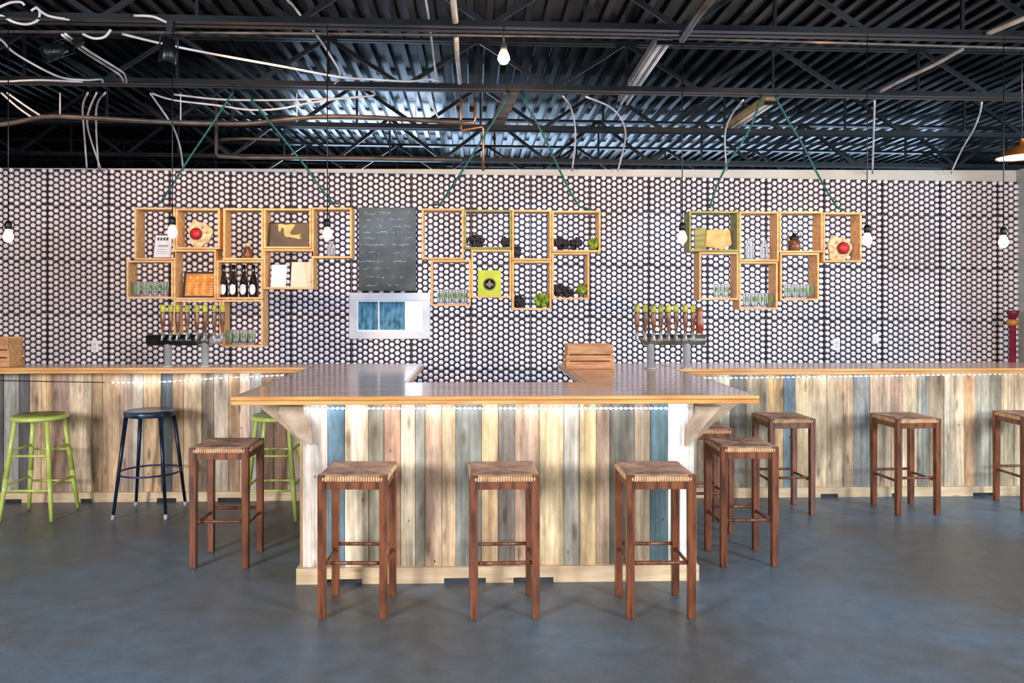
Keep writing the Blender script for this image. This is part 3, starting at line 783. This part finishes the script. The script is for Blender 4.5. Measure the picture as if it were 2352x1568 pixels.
# wooden offcut
t = empty('wood_block', (xat(1648), YS+.06, base('rightA')+.0), 'pale rough board with a knot in the olive crate of the right shelf', 'board')
m = MB(); m.poly([(-.11, .03), (-.10, .17), (-.02, .178), (.10, .17), (.115, .05), (.06, .018), (.03, .0), (.0, .012), (-.05, .02)], 0, .03)
m.build('slab', M_tan, t, bevel=.003)
m = MB(); m.poly([(-.2, 0), (-.2, .19), (-.102, .19), (-.102, 0)], .01, .03)
m.build('backing', M_crateg, t)
# blossoms and moss on the middle shelf
def clump(c, px, pyc, r, mt, label, wide=1, z=None, kind='blossom_clump', cat='plant', n=26, yoff=0):
    r *= 1.22 if kind == 'blossom_clump' else 1.1; y = YS+.06+yoff; p = py_(px, pyc, y); rad = r/FPX*y; m = MB(); rr = random.Random(int(px*7+pyc))
    for i in range(n):
        a = rr.uniform(0, 2*PI); q = math.sqrt(rr.random()); zz = rr.uniform(-1, 1)*math.sqrt(1-q*q)
        m.blob((q*math.cos(a)*rad*wide*.8, q*math.sin(a)*rad*.7, zz*rad*.75+rad), rad*rr.uniform(.26, .42), n=8, rnd=rr, amp=.3)
    # small leaves
    for i in range(n):
        a = rr.uniform(0, 2*PI); e = rr.uniform(-.3, 1.2); d = Vector((math.cos(a)*math.cos(e)*wide, math.sin(a)*math.cos(e)*.8, math.sin(e)))
        b0 = d*rad*.7+Vector((0, 0, rad)); tip = d*rad*1.25+Vector((0, 0, rad)); s = Vector((-d.y, d.x, .3)).normalized()*rad*.13
        m.add([b0-s*.3, b0.lerp(tip, .5)-s, tip, b0.lerp(tip, .5)+s, b0.lerp(tip, .5)+Vector((0, 0, rad*.06))], [(0, 1, 4), (1, 2, 4), (2, 3, 4), (3, 0, 4)])
    zb = p.z-rad
    if z is not None: zb = z
    o = m.build(kind, mt); o.location = (p.x, y, zb)
    return tag(o, label, cat, 'dried blossoms and moss on the middle shelf')
clump('centerB', 1090, 562, 13, M_dfol, 'dark blossom clump at the left of the second crate of the middle shelf', 1.5, base('centerB')-.004)
clump('centerB', 1162, 564, 11, M_dfol, 'dark blossom clump at the right end of the second crate, middle shelf', .9, base('centerB')-.004)
clump('centerC', 1186, 588, 13, M_dfol, 'dark blossom clump standing in the third crate of the middle shelf', .9, base('centerC')-.004)
clump('centerD', 1290, 563, 14, M_dfol, 'long dark blossom clump in the end crate of the middle shelf', 1.3, base('centerD')-.004)
clump('centerD', 1322, 567, 13, M_dfol, 'dark blossom clump beside the upper moss of the middle shelf', .9, base('centerD')-.004)
clump('centerD', 1364, 567, 14, M_gfol, 'upper green moss tuft at the right end of the middle shelf', .9, base('centerD')-.004, 'moss_tuft', yoff=-.0)
clump('centerG', 1190, 700, 13, M_dfol, 'dark round blossom in the lowest crate of the middle shelf', .9, base('centerG')-.004)
clump('centerG', 1246, 700, 17, M_gfol, 'bright green moss ball in the lowest crate of the middle shelf', 1, base('centerG')-.004, 'moss_tuft')
clump('centerH', 1282, 675, 14, M_dfol, 'dark blossom at the left of the lower right crate, middle shelf', .9, base('centerH')-.004)
clump('centerH', 1303, 675, 11, M_dfol, 'small dark blossom in the middle of the lower right crate, middle shelf', 1.1, base('centerH')-.004)
clump('centerH', 1337, 670, 15, M_gfol, 'lower green moss tuft in the lower right crate of the middle shelf', .9, base('centerH')-.004, 'moss_tuft')

# ------------------------------------------------------------------ chalkboard, window, wall plates
YP = YW-.045
YP0 = YP; YP = 7.925
a = py_(824, 476, YP); b = py_(955, 668, YP)
t = empty('chalkboard', ((a.x+b.x)/2, YP, b.z), 'dark chalkboard menu with faded chalk writing above the small window', 'chalkboard')
m = MB(); m.box(a.x, b.x, YP, YP+.0325, b.z, a.z); m.build('slate', M_slate, t, world=True, bevel=.003)
m = MB(); rr = random.Random(4)
def scrib(px0, px1, py, hgt, n):
    x = px0
    pts = []
    while x < px1:
        wl = rr.uniform(1.6, 2.6)
        if rr.random() < .16:
            if len(pts) > 1: m.tube([py_(q[0], q[1], YP-.0015) for q in pts], .0029, 4)
            pts = []; x += 4; continue
        pts.append((x, py+rr.uniform(-hgt, hgt)*.5)); x += wl
    if len(pts) > 1: m.tube([py_(q[0], q[1], YP-.0015) for q in pts], .0029, 4)
scrib(829, 950, 489, 11, 0); scrib(838, 925, 504, 5, 0); scrib(831, 879, 519, 9, 0); scrib(903, 948, 519, 9, 0)
for (l0, l1, r0, r1, yy) in ((830, 890, 903, 950, 533), (828, 872, 905, 951, 547), (828, 898, 902, 948, 562), (829, 874, 904, 928, 580), (829, 880, 902, 934, 600), (829, 876, 890, 898, 617), (835, 884, 901, 926, 636), (840, 868, 888, 930, 655)):
    scrib(l0, l1, yy, 5, 0); scrib(r0, r1, yy, 5, 0)
m.build('chalk_writing', M_chalk, t, world=True)
# window
YP = YP0; m = MB()
a, b = py_(802, 672, YP), py_(988, 778, YP); c, d = py_(820, 690, YP), py_(972, 760, YP)
for (x0, x1, z0, z1) in ((a.x, b.x, c.z, a.z), (a.x, b.x, b.z, d.z), (a.x, c.x, d.z, c.z), (d.x, b.x, d.z, c.z)): m.box(x0, x1, YP-.01, YW-.001, z0, z1)
wn = struct(m.build('window_1', mat('window surround', (206, 202, 194), (194, 188, 180), rough=.5), world=True, bevel=.003))
wn['_o'] = tuple(wn.location)
m = MB(); e = .012
for (x0, x1, z0, z1) in ((c.x, d.x, c.z-e, c.z), (c.x, d.x, d.z, d.z+e), (c.x, c.x+e, d.z+e, c.z-e), (d.x-e, d.x, d.z+e, c.z-e), (py_(870, 700, YP).x-.006, py_(870, 700, YP).x+.006, d.z+e, c.z-e)): m.box(x0, x1, YP-.004, YP+.02, z0, z1)
m.build('window_frame', M_white, wn, world=True)
sx = py_(930, 700, YP).x
m = MB(); m.box(c.x+e, sx, YP+.012, YP+.016, d.z+e, c.z-e); m.build('window_pane', M_glassb, wn, world=True)['label'] = 'blue glass pane'
m = MB(); m.box(sx, d.x-e, YP+.012, YP+.016, d.z+e, c.z-e); m.build('window_pane', M_glassw, wn, world=True)['label'] = 'bright white pane'
def plate(px, py, w, h, label, mt=M_white):
    p = py_(px, py, YP); m = MB(); m.box(p.x-w/2, p.x+w/2, YP, YW-.001, p.z-h/2, p.z+h/2)
    o = m.build('wall_plate', mt, world=True, bevel=.004); o['_o'] = tuple(o.location)
    tag(o, label, 'wall plate', 'pale wall plates')
    m = MB(); m.box(p.x-w*.2, p.x+w*.2, YP-.004, YP, p.z-h*.3, p.z-h*.05); m.box(p.x-w*.2, p.x+w*.2, YP-.004, YP, p.z+h*.05, p.z+h*.3); m.build('socket', M_cream, o, world=True)
plate(217, 795, .07, .12, 'pale wall plate on the capped wall left of the left taps')
plate(892, 771, .1, .035, 'low white wall plate just under the small window')
plate(1922, 791, .07, .12, 'pale wall plate on the capped wall below the right shelf')
plate(2012, 778, .06, .10, 'pale wall plate on the capped wall at the far right')

# ------------------------------------------------------------------ tap towers
def tower(x0, x1, ytop, ybot, legs, ydep, beam, label, taps, tap_y0, tap_y1, extra=None):
    p0, p1 = py_(x0, ytop, ydep), py_(x1, ybot, ydep); xm = (p0.x+p1.x)/2
    t = empty('tap_tower', (xm, ydep, HB+.001), label, 'beer tap tower', 'beer tap towers')
    m = MB()
    m.tube([(p0.x, ydep, (p0.z+p1.z)/2), (xm, ydep, (p0.z+p1.z)/2), (p1.x, ydep, (p0.z+p1.z)/2)], (p0.z-p1.z)/2, 20)
    o = m.build('beam', beam, t, world=True); 
    for lx in legs:
        x = py_(lx, 800, ydep).x; m = MB(); m.lathe([(.05, .001), (.05, .008), (.028, .014), (.028, (p0.z+p1.z)/2-HB)], (x, ydep, HB), 20); m.build('leg', M_silver, t, world=True)
    for i, tx in enumerate(taps):
        x = py_(tx, 730, ydep-.06).x; z0 = py_(tx, tap_y1, ydep-.06).z; z1 = py_(tx, tap_y0, ydep-.06).z; hh = z1-z0
        m = MB(); m.lathe([(.007, 0), (.011, .012), (.012, hh*.2), (.0185, hh*.34), (.0195, hh*.7), (.0175, hh*.74)], (x, ydep-.06, z0), 12, sy=.7)
        o = m.build('tap_handle', M_tap, t, world=True)
        m = MB(); m.lathe([(.019, hh*.735), (.0205, hh*.75), (.0205, hh*.975), (.017, hh)], (x, ydep-.06, z0), 12, sy=.7)
        o2 = m.build('handle_cap', M_tapt, o, world=False); 
        o2.data.transform(Matrix.Translation(-Vector(t['_o'])))
        m = MB(); m.bar((x, ydep-.06, z0+.002), (x, ydep-.01, (p0.z+p1.z)/2+.01), .014, .02)
        m.tube([(x, ydep-.06, z0+.005), (x, ydep-.075, z0-.03), (x, ydep-.08, z0-.06)], .008, 8)
        m.build('faucet', M_silver, t, world=True)
    return t, p0, p1
YT = 6.03
t, p0, p1 = tower(340, 452, 768, 793, (386, 471), YT, M_dsteel, 'left tap tower with a dark horizontal beam on two steel legs', (374, 392, 408, 430, 452, 471, 492, 511), 700, 764)
m = MB(); q0, q1 = py_(452, 769, YT), py_(484, 793, YT); zc = (p0.z+p1.z)/2
m.tube([(q0.x, YT, zc), (q1.x, YT, zc)], .036, 20); m.build('beam_joint', M_gsteel, t, world=True)
m = MB(); q2 = py_(508, 780, YT); m.lathe([(.001, 0), (.036, 0), (.036, .0), (.001, .0)], (0, 0, 0), 8)
m = MB(); m.tube([(q1.x, YT, zc), (q2.x, YT, zc)], .038, 20, .022); m.build('beam_end', M_silver, t, world=True)
t, p0, p1 = tower(1480, 1618, 768, 792, (1494, 1577), 5.75, M_gsteel, 'right tap tower with a grey horizontal beam on two steel legs', (1463, 1482, 1501, 1518, 1535, 1553, 1574, 1592), 700, 764)
m = MB(); x = py_(1607, 730, 5.69).x; z0 = py_(1607, 766, 5.69).z
m.lathe([(.012, 0), (.026, .01), (.030, .08), (.022, .13), (.026, .16), (.020, .19), (.008, .195)], (x, 5.69, z0), 14); m.build('tap_handle', M_tapr, t, world=True)['label'] = 'thick rust-red tap handle'
m = MB(); x = p0.x; m.tube([(x, 5.75, (p0.z+p1.z)/2), (x-.045, 5.75, (p0.z+p1.z)/2+.022)], .036, 18, .008); m.build('beam_end', M_gsteel, t, world=True)

# wooden boxes on the counters
def slat_box(px0, px1, pyt, y, label, z0=HB):
    x0, x1 = py_(px0, 820, y).x, py_(px1, 820, y).x; zt = py_(px0, pyt, y).z
    t = empty('wooden_box', ((x0+x1)/2, y, z0+.001), label, 'box', 'wooden boxes on the countertops')
    h = zt-z0-.001; w = x1-x0
    t['_o'] = (0, 0, 0)
    for (a, b, ins) in ((0, .30, 0), (.34, .56, 0), (.60, 1.0, .012)):
      for ya_, yb_ in ((0, .014), (.186, .2)):
        m = MB(); m.box(-w/2+ins, w/2-ins, ya_, yb_, h*a, h*b)
        m.build('slat', mat('box wood', (206, 150, 98), (160, 100, 60), rough=.45, scale=3, stretch=(1.5, 12, 12), detail=6), t, bevel=.003)
    for s in (-1, 1):
        m = MB(); xx = s*(w/2-.022); m.box(xx-.008, xx+.008, .015, .185, 0, h*.96); m.build('end_panel', M_crate, t, bevel=.002)
    m = MB(); m.box(-w/2+.03, w/2-.03, .015, .185, .0, .008); m.build('bottom', M_crate, t)
    return t
slat_box(1300, 1412, 791, 5.72, 'slatted wooden box on the right arm of the front countertop')
slat_box(-45, 22, 775, 6.0, 'slatted wooden box at the far left edge of the left countertop')

# maroon pole with amber cap in the right corner
p = py_(2326, 760, 7.72); t = empty('coat_pole', (p.x, 7.72, 0), 'maroon pole with a round amber cap in the right corner behind the bar', 'pole')
t['_o'] = (0, 0, 0)
ztop = py_(2326, 742, 7.72).z; zt2 = py_(2326, 715, 7.72).z
m = MB(); m.lathe([(.12, 0), (.12, .012), (.035, .03), (.03, ztop)], (0, 0, 0), 16); m.build('pole', M_maroon, t)
m = MB(); m.lathe([(.001, ztop-.03), (.05, ztop-.02), (.058, ztop+.01), (.05, ztop+.035), (.001, ztop+.045)], (0, 0, 0), 18, cap=False); m.build('cap', M_amber, t)
m = MB(); m.lathe([(.03, ztop+.04), (.06, zt2), (.055, zt2+.01), (.02, zt2)], (0, 0, 0), 18); m.build('bowl', M_dkred, t)

# ------------------------------------------------------------------ lamps
YL = 5.0
def pend(px, py, label, y=YL):
    p = py_(px, py, y); t = empty('pendant_bulb', (p.x, y, p.z-.04), label, 'lamp', 'bare pendant bulbs'); t['_o'] = (0, 0, 0)
    zt = cz(p.x, py_(1088, 68, 4.93).z)-(p.z-.04)
    m = MB(); m.tube([(0, 0, .13), (0, 0, zt*.5), (0, 0, zt-.002)], .0035, 6); m.build('cord', M_blk, t)
    m = MB(); m.lathe([(.012, .085), (.021, .09), (.021, .125), (.012, .14)], (0, 0, 0), 16); m.build('socket', M_blk, t)
    m = MB(); m.lathe([(.001, 0), (.018, .006), (.030, .028), (.031, .045), (.022, .07), (.013, .087)], (0, 0, 0), 18, cap=False); m.build('bulb', M_bulb, t)
for px, py, w in ((19, 543, 'at the far left of the photo'), (396, 533, 'before the top left crates of the left shelf'), (752, 538, 'before the right end crate of the left shelf'),
                  (1567, 546, 'left of the right hanging shelf'), (1992, 551, 'right of the right hanging shelf'), (2305, 556, 'at the far right of the photo')):
    pend(px, py, 'glowing bare pendant bulb '+w)
p = py_(1157, 134, 4.93); t = empty('ceiling_bulb', (p.x, 4.93, p.z-.04), 'brightest bare bulb, hung close under the nearest roof joist', 'lamp'); t['_o'] = (0, 0, 0)
m = MB(); m.lathe([(.001, 0), (.022, .006), (.038, .03), (.038, .05), (.026, .08), (.016, .095)], (0, 0, 0), 18, cap=False); m.build('bulb', M_bulbh, t)
zt = cz(p.x, py_(1088, 68, 4.93).z)-(p.z-.04)
m = MB(); m.lathe([(.02, .09), (.024, .1), (.02, .135)], (0, 0, 0), 14); m.tube([(0, 0, .13), (0, 0, zt-.002)], .006, 8); m.build('socket', M_pipe, t)
# track spotlights
def spotl(px, py, y, rot, label):
    p = py_(px, py, y); t = empty('spotlight', (p.x, y, p.z), label, 'spotlight', 'black track spotlights'); t['_o'] = (0, 0, 0); t.rotation_euler = rot
    m = MB(); m.lathe([(.035, 0), (.035, .03), (.05, .05), (.052, .14), (.044, .145), (.040, .1)], (0, 0, 0), 18); m.build('housing', M_steel, t)
    m = MB(); m.tube([(-.055, 0, .07), (-.058, 0, -.02), (0, 0, -.06), (.058, 0, -.02), (.055, 0, .07)], .005, 6); m.build('bracket', M_steel, t)
    m = MB(); m.box(-.02, .02, -.02, .02, -.12, -.055); m.build('mount', M_steel, t)
spotl(150, 108, 5.0, (2.6, .9, 0), 'black spotlight tilted to the left among the cables at the top left')
spotl(389, 92, 4.84, (PI, .1, 0), 'black spotlight hanging straight down under the nearest roof joist')
# shaded lamp at right
p = py_(2347, 362, 5.6); t = empty('shade_lamp', (p.x, 5.6, p.z), 'bronze dome lamp at the top right edge of the photo', 'lamp'); t['_o'] = (0, 0, 0)
m = MB(); m.lathe([(.17, 0), (.165, .02), (.12, .06), (.05, .085), (.02, .09), (.02, .14)], (0, 0, 0), 28, cap=False); m.build('shade', M_lampout, t)
m = MB(); m.lathe([(.160, .006), (.11, .012), (.001, .02)], (0, 0, 0), 28, cap=False); m.build('diffuser', M_lampin, t)
m = MB(); m.tube([(0, 0, .14), (0, 0, cz(p.x, ZD)-p.z)], .005, 6); m.build('cord', M_blk, t)

# ------------------------------------------------------------------ cables, pipes, fixtures overhead
def smooth_pts(P, k=4):
    out = []
    for i in range(len(P)-1):
        p0 = P[max(i-1, 0)]; p1 = P[i]; p2 = P[i+1]; p3 = P[min(i+2, len(P)-1)]
        for j in range(k):
            t = j/k; out.append(.5*((2*p1)+(-p0+p2)*t+(2*p0-5*p1+4*p2-p3)*t*t+(-p0+3*p1-3*p2+p3)*t**3))
    out.append(P[-1]); return out
def run(pts, y0, y1, r, mt, name, label, cat, group, sm=True):
    L = len(pts); P = []
    for i, q in enumerate(pts):
        y = q[2] if len(q) > 2 else y0+(y1-y0)*i/(L-1)
        P.append(py_(q[0], q[1], y))
    if sm and L > 2: P = smooth_pts(P)
    m = MB(); m.tube(P, r, 8); o = m.build(name, mt, world=True); return tag(o, label, cat, group)
CG = 'white cables slung under the roof'
cabs = [
 ([(-260,46),(-20,40),(0,35),(30,50),(60,56),(85,48),(92,32),(85,18),(72,25)], 4.9, 4.9, 'white cable curled in a loop at the top left corner'),
 ([(-150,52),(-20,25),(0,16),(25,6),(48,5),(56,12)], 4.86, 4.86, 'short white cable arching above the corner loop'),
 ([(82,16),(110,36),(160,45)], 4.85, 4.88, 'short white cable running right from the corner loop'),
 ([(-220,30),(-60,62),(0,90),(25,115),(60,138),(110,165),(150,180),(200,184),(232,182),(236,189)], 5.1, 6.3, 'white cable swooping down from the left edge to the second joist'),
 ([(-400,184),(-20,187),(50,185),(100,184),(190,188)], 6.32, 6.32, 'white cable lying along the second joist at the left edge'),
 ([(150,78),(200,115),(260,152),(285,170),(290,190)], 5.0, 6.3, 'upper of two parallel white cables slanting down beside the tilted spotlight'),
 ([(143,80),(200,124),(270,168),(284,188)], 5.0, 6.3, 'lower of two parallel white cables slanting down beside the tilted spotlight'),
 ([(190,78),(215,88),(240,85),(255,68)], 4.86, 4.86, 'short white cable drooping under the nearest joist'),
 ([(280,78),(380,102),(500,126),(650,153),(780,177),(850,182),(940,187),(980,182),(1010,187)], 4.96, 6.25, 'longest white cable, slanting from the nearest joist across to the second'),
 ([(308,36),(350,38),(380,50),(398,57)], 4.86, 4.86, 'white cable humped over the straight-hanging spotlight'),
 ([(590,-120),(655,-8),(672,12),(700,48),(730,85),(760,130),(780,166),(777,182),(768,192)], 4.8, 6.25, 'white cable dropping from the top edge to the longest cable'),
 ([(350,215),(400,230),(500,242),(570,252),(640,250),(720,235),(830,221)], 6.5, 6.5, 'lower of two sagging white cables under the second joist'),
 ([(400,217),(500,228),(600,230),(680,229),(800,225),(860,219)], 6.5, 6.5, 'upper of two sagging white cables under the second joist'),
 ([(345,214),(390,279),(405,310),(415,345),(421,392)], 6.5, 7.9, 'white cable dropping to the wall beside the left rope'),
 ([(202,213),(190,245),(193,300),(200,392)], 6.5, 7.9, 'leftmost of three white cables dropping to the wall together'),
 ([(222,213),(202,262),(204,305),(233,392)], 6.5, 7.9, 'middle of three white cables dropping to the wall together'),
 ([(242,213),(223,240),(221,300),(227,392)], 6.5, 7.9, 'rightmost of three white cables dropping to the wall together'),
 ([(3,213),(40,246),(80,274)], 6.45, 6.5, 'left one of two short cables slanting to the brown pipe at the left'),
 ([(16,213),(60,244),(100,270)], 6.45, 6.5, 'right one of two short cables slanting to the brown pipe at the left'),
 ([(955,-110),(976,-8),(985,45),(992,100),(1003,192)], 4.8, 6.3, 'white cable dropping from the top edge left of the bright bulb'),
 ([(978,213),(990,240),(1008,272)], 6.45, 6.5, 'short cable dropping to the right end of the brown pipe'),
 ([(1293,221),(1312,250),(1322,310),(1314,392)], 6.5, 7.9, 'white cable curving to the wall right of the middle ropes'),
 ([(1345,222),(1400,245),(1428,275),(1437,310),(1430,350),(1419,392)], 6.5, 7.9, 'widest curving white cable dropping to the wall near mid photo'),
 ([(1707,230),(1680,265),(1665,310),(1669,392)], 6.5, 7.9, 'white cable dropping to the wall left of the right ropes'),
 ([(2255,235),(2250,262),(2235,300),(2210,342),(2184,398)], 6.5, 7.9, 'white cable curving to the wall at the far right'),
 ([(2009,232),(2007,300),(2004,398)], 6.5, 7.9, 'straight white cable dropping to the wall right of the right ropes'),
]
for pts, y0, y1, lb in cabs: run(pts, y0, y1, .0085, M_cable, 'cable', lb, 'cable', CG)
run([(2210,112),(2150,147),(2080,180),(2022,210)], 5.15, 6.3, .014, M_pvc, 'conduit', 'pale conduit slanting between the first two joists at the right', 'pipe', 'overhead pipes')
run([(2375,33),(2320,56),(2268,78)], 4.6, 4.9, .016, M_pvc, 'conduit', 'pale conduit at the top right corner', 'pipe', 'overhead pipes')
run([(-500,296),(-200,292),(0,286),(100,268),(200,270),(400,281),(560,284),(640,276),(740,268),(860,270),(1010,279),(1060,281)], 6.5, 6.5, .02, M_pipe, 'pipe', 'long wavy brown pipe hung under the second joist', 'pipe', 'overhead pipes')
for i, (x, ya, yb, w) in enumerate(((138, 213, 264, 'first'), (415, 213, 279, 'second'), (682, 214, 270, 'third'), (955, 214, 268, 'fourth'))):
    run([(x, ya), (x, (ya+yb)/2), (x, yb)], 6.5, 6.5, .006, M_cable, 'pipe_hanger', w+' thin hanger from the left holding the long brown pipe', 'hanger', 'hangers of the brown pipe', sm=False)
run([(1058,225),(1058,262),(1058,296),(1060,300),(1107,291),(1110,296),(1110,340),(1110,392)], 6.7, 6.75, .011, M_copper, 'copper_pipe', 'copper pipe stepping down to the wall left of the middle rope', 'pipe', 'overhead pipes', sm=False)
run([(1010,280),(1086,282),(1091,276),(1091,235)], 6.6, 6.6, .011, M_copper, 'copper_pipe', 'short copper pipe turning up at the end of the brown pipe', 'pipe', 'overhead pipes', sm=False)
run([(497,225),(497,352),(503,359),(560,362),(800,363),(1062,367)], 7.4, 7.4, .018, M_pipe, 'pipe', 'brown pipe dropping and running right just above the capped wall', 'pipe', 'overhead pipes', sm=False)
run([(503,320),(560,318),(642,321)], 7.45, 7.45, .015, M_pipe, 'pipe', 'short brown branch pipe beside the left rope', 'pipe', 'overhead pipes', sm=False)
run([(1032,-60),(1040,-10),(1043,20),(1046,50)], 4.5, 4.75, .02, M_pvc, 'pipe', 'pale vertical pipe at the top edge left of the bright bulb', 'pipe', 'overhead pipes', sm=False)
run([(1048,86),(1050,130),(1056,190)], 5.1, 6.2, .017, M_pvc, 'pipe', 'pale vertical pipe between the first two joists left of the bright bulb', 'pipe', 'overhead pipes', sm=False)
run([(1640,-10),(1600,40),(1566,92)], 4.25, 5.0, .022, M_pipe, 'conduit', 'grey conduit running front to back at the top, above the metal fixture', 'pipe', 'overhead pipes', sm=False)
run([(28,70),(28,230),(28,384)], 5.0, 5.0, .004, M_blk, 'rod', 'thin dark rod at the far left of the ceiling', 'rod', None, sm=False) if False else None
# thin electrical conduit alongside the nearest joist
run([(-40,72),(600,76),(1180,82),(1560,88),(2352,111),(2450,114)], 5.05, 5.05, .010, M_pipe, 'conduit', 'thin conduit running along under the nearest roof joist', 'pipe', 'overhead pipes', sm=False)
# fixtures
def fixture(pxa, pxb, z, w, label, mt, tube=True, dz=.06):
    a = pz_(pxa[0], pxa[1], z); b = pz_(pxb[0], pxb[1], z); d = (b-a); Ln = d.length
    t = empty('strip_light' if tube else 'timber_beam', a, label, 'light fixture' if tube else 'beam'); t['_o'] = (0, 0, 0)
    t.rotation_euler = (0, 0, math.atan2(d.y, d.x))
    m = MB(); m.box(0, Ln, -w/2, w/2, 0, dz); m.build('housing' if tube else 'beam', mt, t, bevel=.004)
    if tube:
        for s in (-1, 1):
            m = MB(); m.tube([(.03, s*w*.25, -.018), (Ln*.5, s*w*.25, -.018), (Ln-.03, s*w*.25, -.018)], .013, 10); m.build('lamp_tube', M_white, t)
        m = MB(); m.box(.0, .03, -w/2, w/2, -.03, 0); m.box(Ln-.03, Ln, -w/2, w/2, -.03, 0); m.build('end_cap', M_steel, t)
fixture((1528, 92), (1432, 236), 3.44, .11, 'metal strip light running front to back right of the bright bulb', M_silver)
fixture((1172, 223), (1138, 300), 3.42, .13, 'worn timber beam between the middle ropes', mat('worn timber', (150, 134, 116), (110, 96, 84), rough=.7, scale=8), tube=False, dz=.04)
fixture((1772, 232), (1672, 300), 3.4, .11, 'brownish strip light beside the right ropes', M_tan)

# ------------------------------------------------------------------ light
def area(name, loc, target, sx, sy, power, col):
    l = bpy.data.lights.new(name, 'AREA'); l.shape = 'RECTANGLE'; l.size = sx; l.size_y = sy; l.energy = power; l.color = lin(col) if max(col) > 1 else col
    o = bpy.data.objects.new(name, l); COL.objects.link(o); o.location = loc
    d = Vector(target)-Vector(loc); o.rotation_euler = d.to_track_quat('-Z', 'Y').to_euler(); return o
area('assumed_daylight_left', (-4.6, -1.2, 2.2), (0.4, 6, .6), 1.3, 1.3, 360, (240, 244, 255))  # unseen source assumed from the stool shadows, no window modelled behind the camera
area('assumed_daylight_right', (5.4, -.8, 2.2), (.4, 6, .6), 1.3, 1.3, 330, (236, 242, 255))  # assumed likewise from the right stools' shadows, no window stands here
area('added_fill_middle', (0.3, -2.6, 2.2), (0, 6, .6), 3.0, 1.4, 170, (244, 244, 255))  # broad fill added behind the camera, no opening built for it
area('assumed_back_room_light', (3.5, 12.5, 3.2), (3.0, 8, 4.4), 8, .5, 62, (190, 220, 255))  # unseen light assumed behind the wall, added for glints on the deck
area('assumed_back_room_light', (-1.6, 11.6, 3.2), (-1.2, 8, 4.4), 2.2, .5, 46, (190, 220, 255))  # second unseen light added behind the wall for the deck glints
area('added_deck_fill', (8.8, 5.0, 1.6), (4.5, 6.0, 3.9), .7, .7, 190, (196, 224, 255))  # added low at the right to make the deck flutes glint, no window there
def spot(name, loc, target, power, col, ang, size=.05):
    l = bpy.data.lights.new(name, 'SPOT'); l.energy = power; l.color = lin(col); l.spot_size = math.radians(ang); l.spot_blend = .8; l.shadow_soft_size = size
    o = bpy.data.objects.new(name, l); COL.objects.link(o); o.location = loc
    o.rotation_euler = (Vector(target)-Vector(loc)).to_track_quat('-Z', 'Y').to_euler(); return o
for x, e in ((-3.7, 110), (-1.5, 140), (.4, 120), (2.3, 120), (4.1, 90)):
    spot('wall_fill_warm', (x, 4.7, 3.22), (x*1.08, 8, 1.9), e, (255, 196, 140), 72)  # warm fill added to light the capped wall, no fixtures here
for x in (-.9, .6, 2.0, 3.3):
    spot('wall_fill_cool', (x, 6.95, 2.9), (x, 8, 1.1), 95, (190, 212, 255), 95, .1)  # cool fill added behind the shelves to brighten the wall, no lamp hangs there
area('added_joist_fill', (7.8, 2.2, 2.7), (4.2, 6.6, 3.35), .7, .7, 170, (190, 226, 250))  # fill added to brighten the joists at the right, no window modelled
w = bpy.data.worlds.new('world'); SC.world = w; w.use_nodes = True
w.node_tree.nodes['Background'].inputs[0].default_value = (*lin((170, 185, 205)), 1); w.node_tree.nodes['Background'].inputs[1].default_value = .1
vs_ = SC.view_settings; vs_.view_transform = 'Standard'; vs_.look = 'None'; vs_.gamma = 1; vs_.use_curve_mapping = False; vs_.exposure = 0.4
for o in bpy.data.objects:
    if '_o' in o: del o['_o']

for o in bpy.data.objects:
    if 'label' in o and o.parent is None and not 4 <= len(o['label'].split()) <= 16: print('LABELLEN', o.name, o['label'])
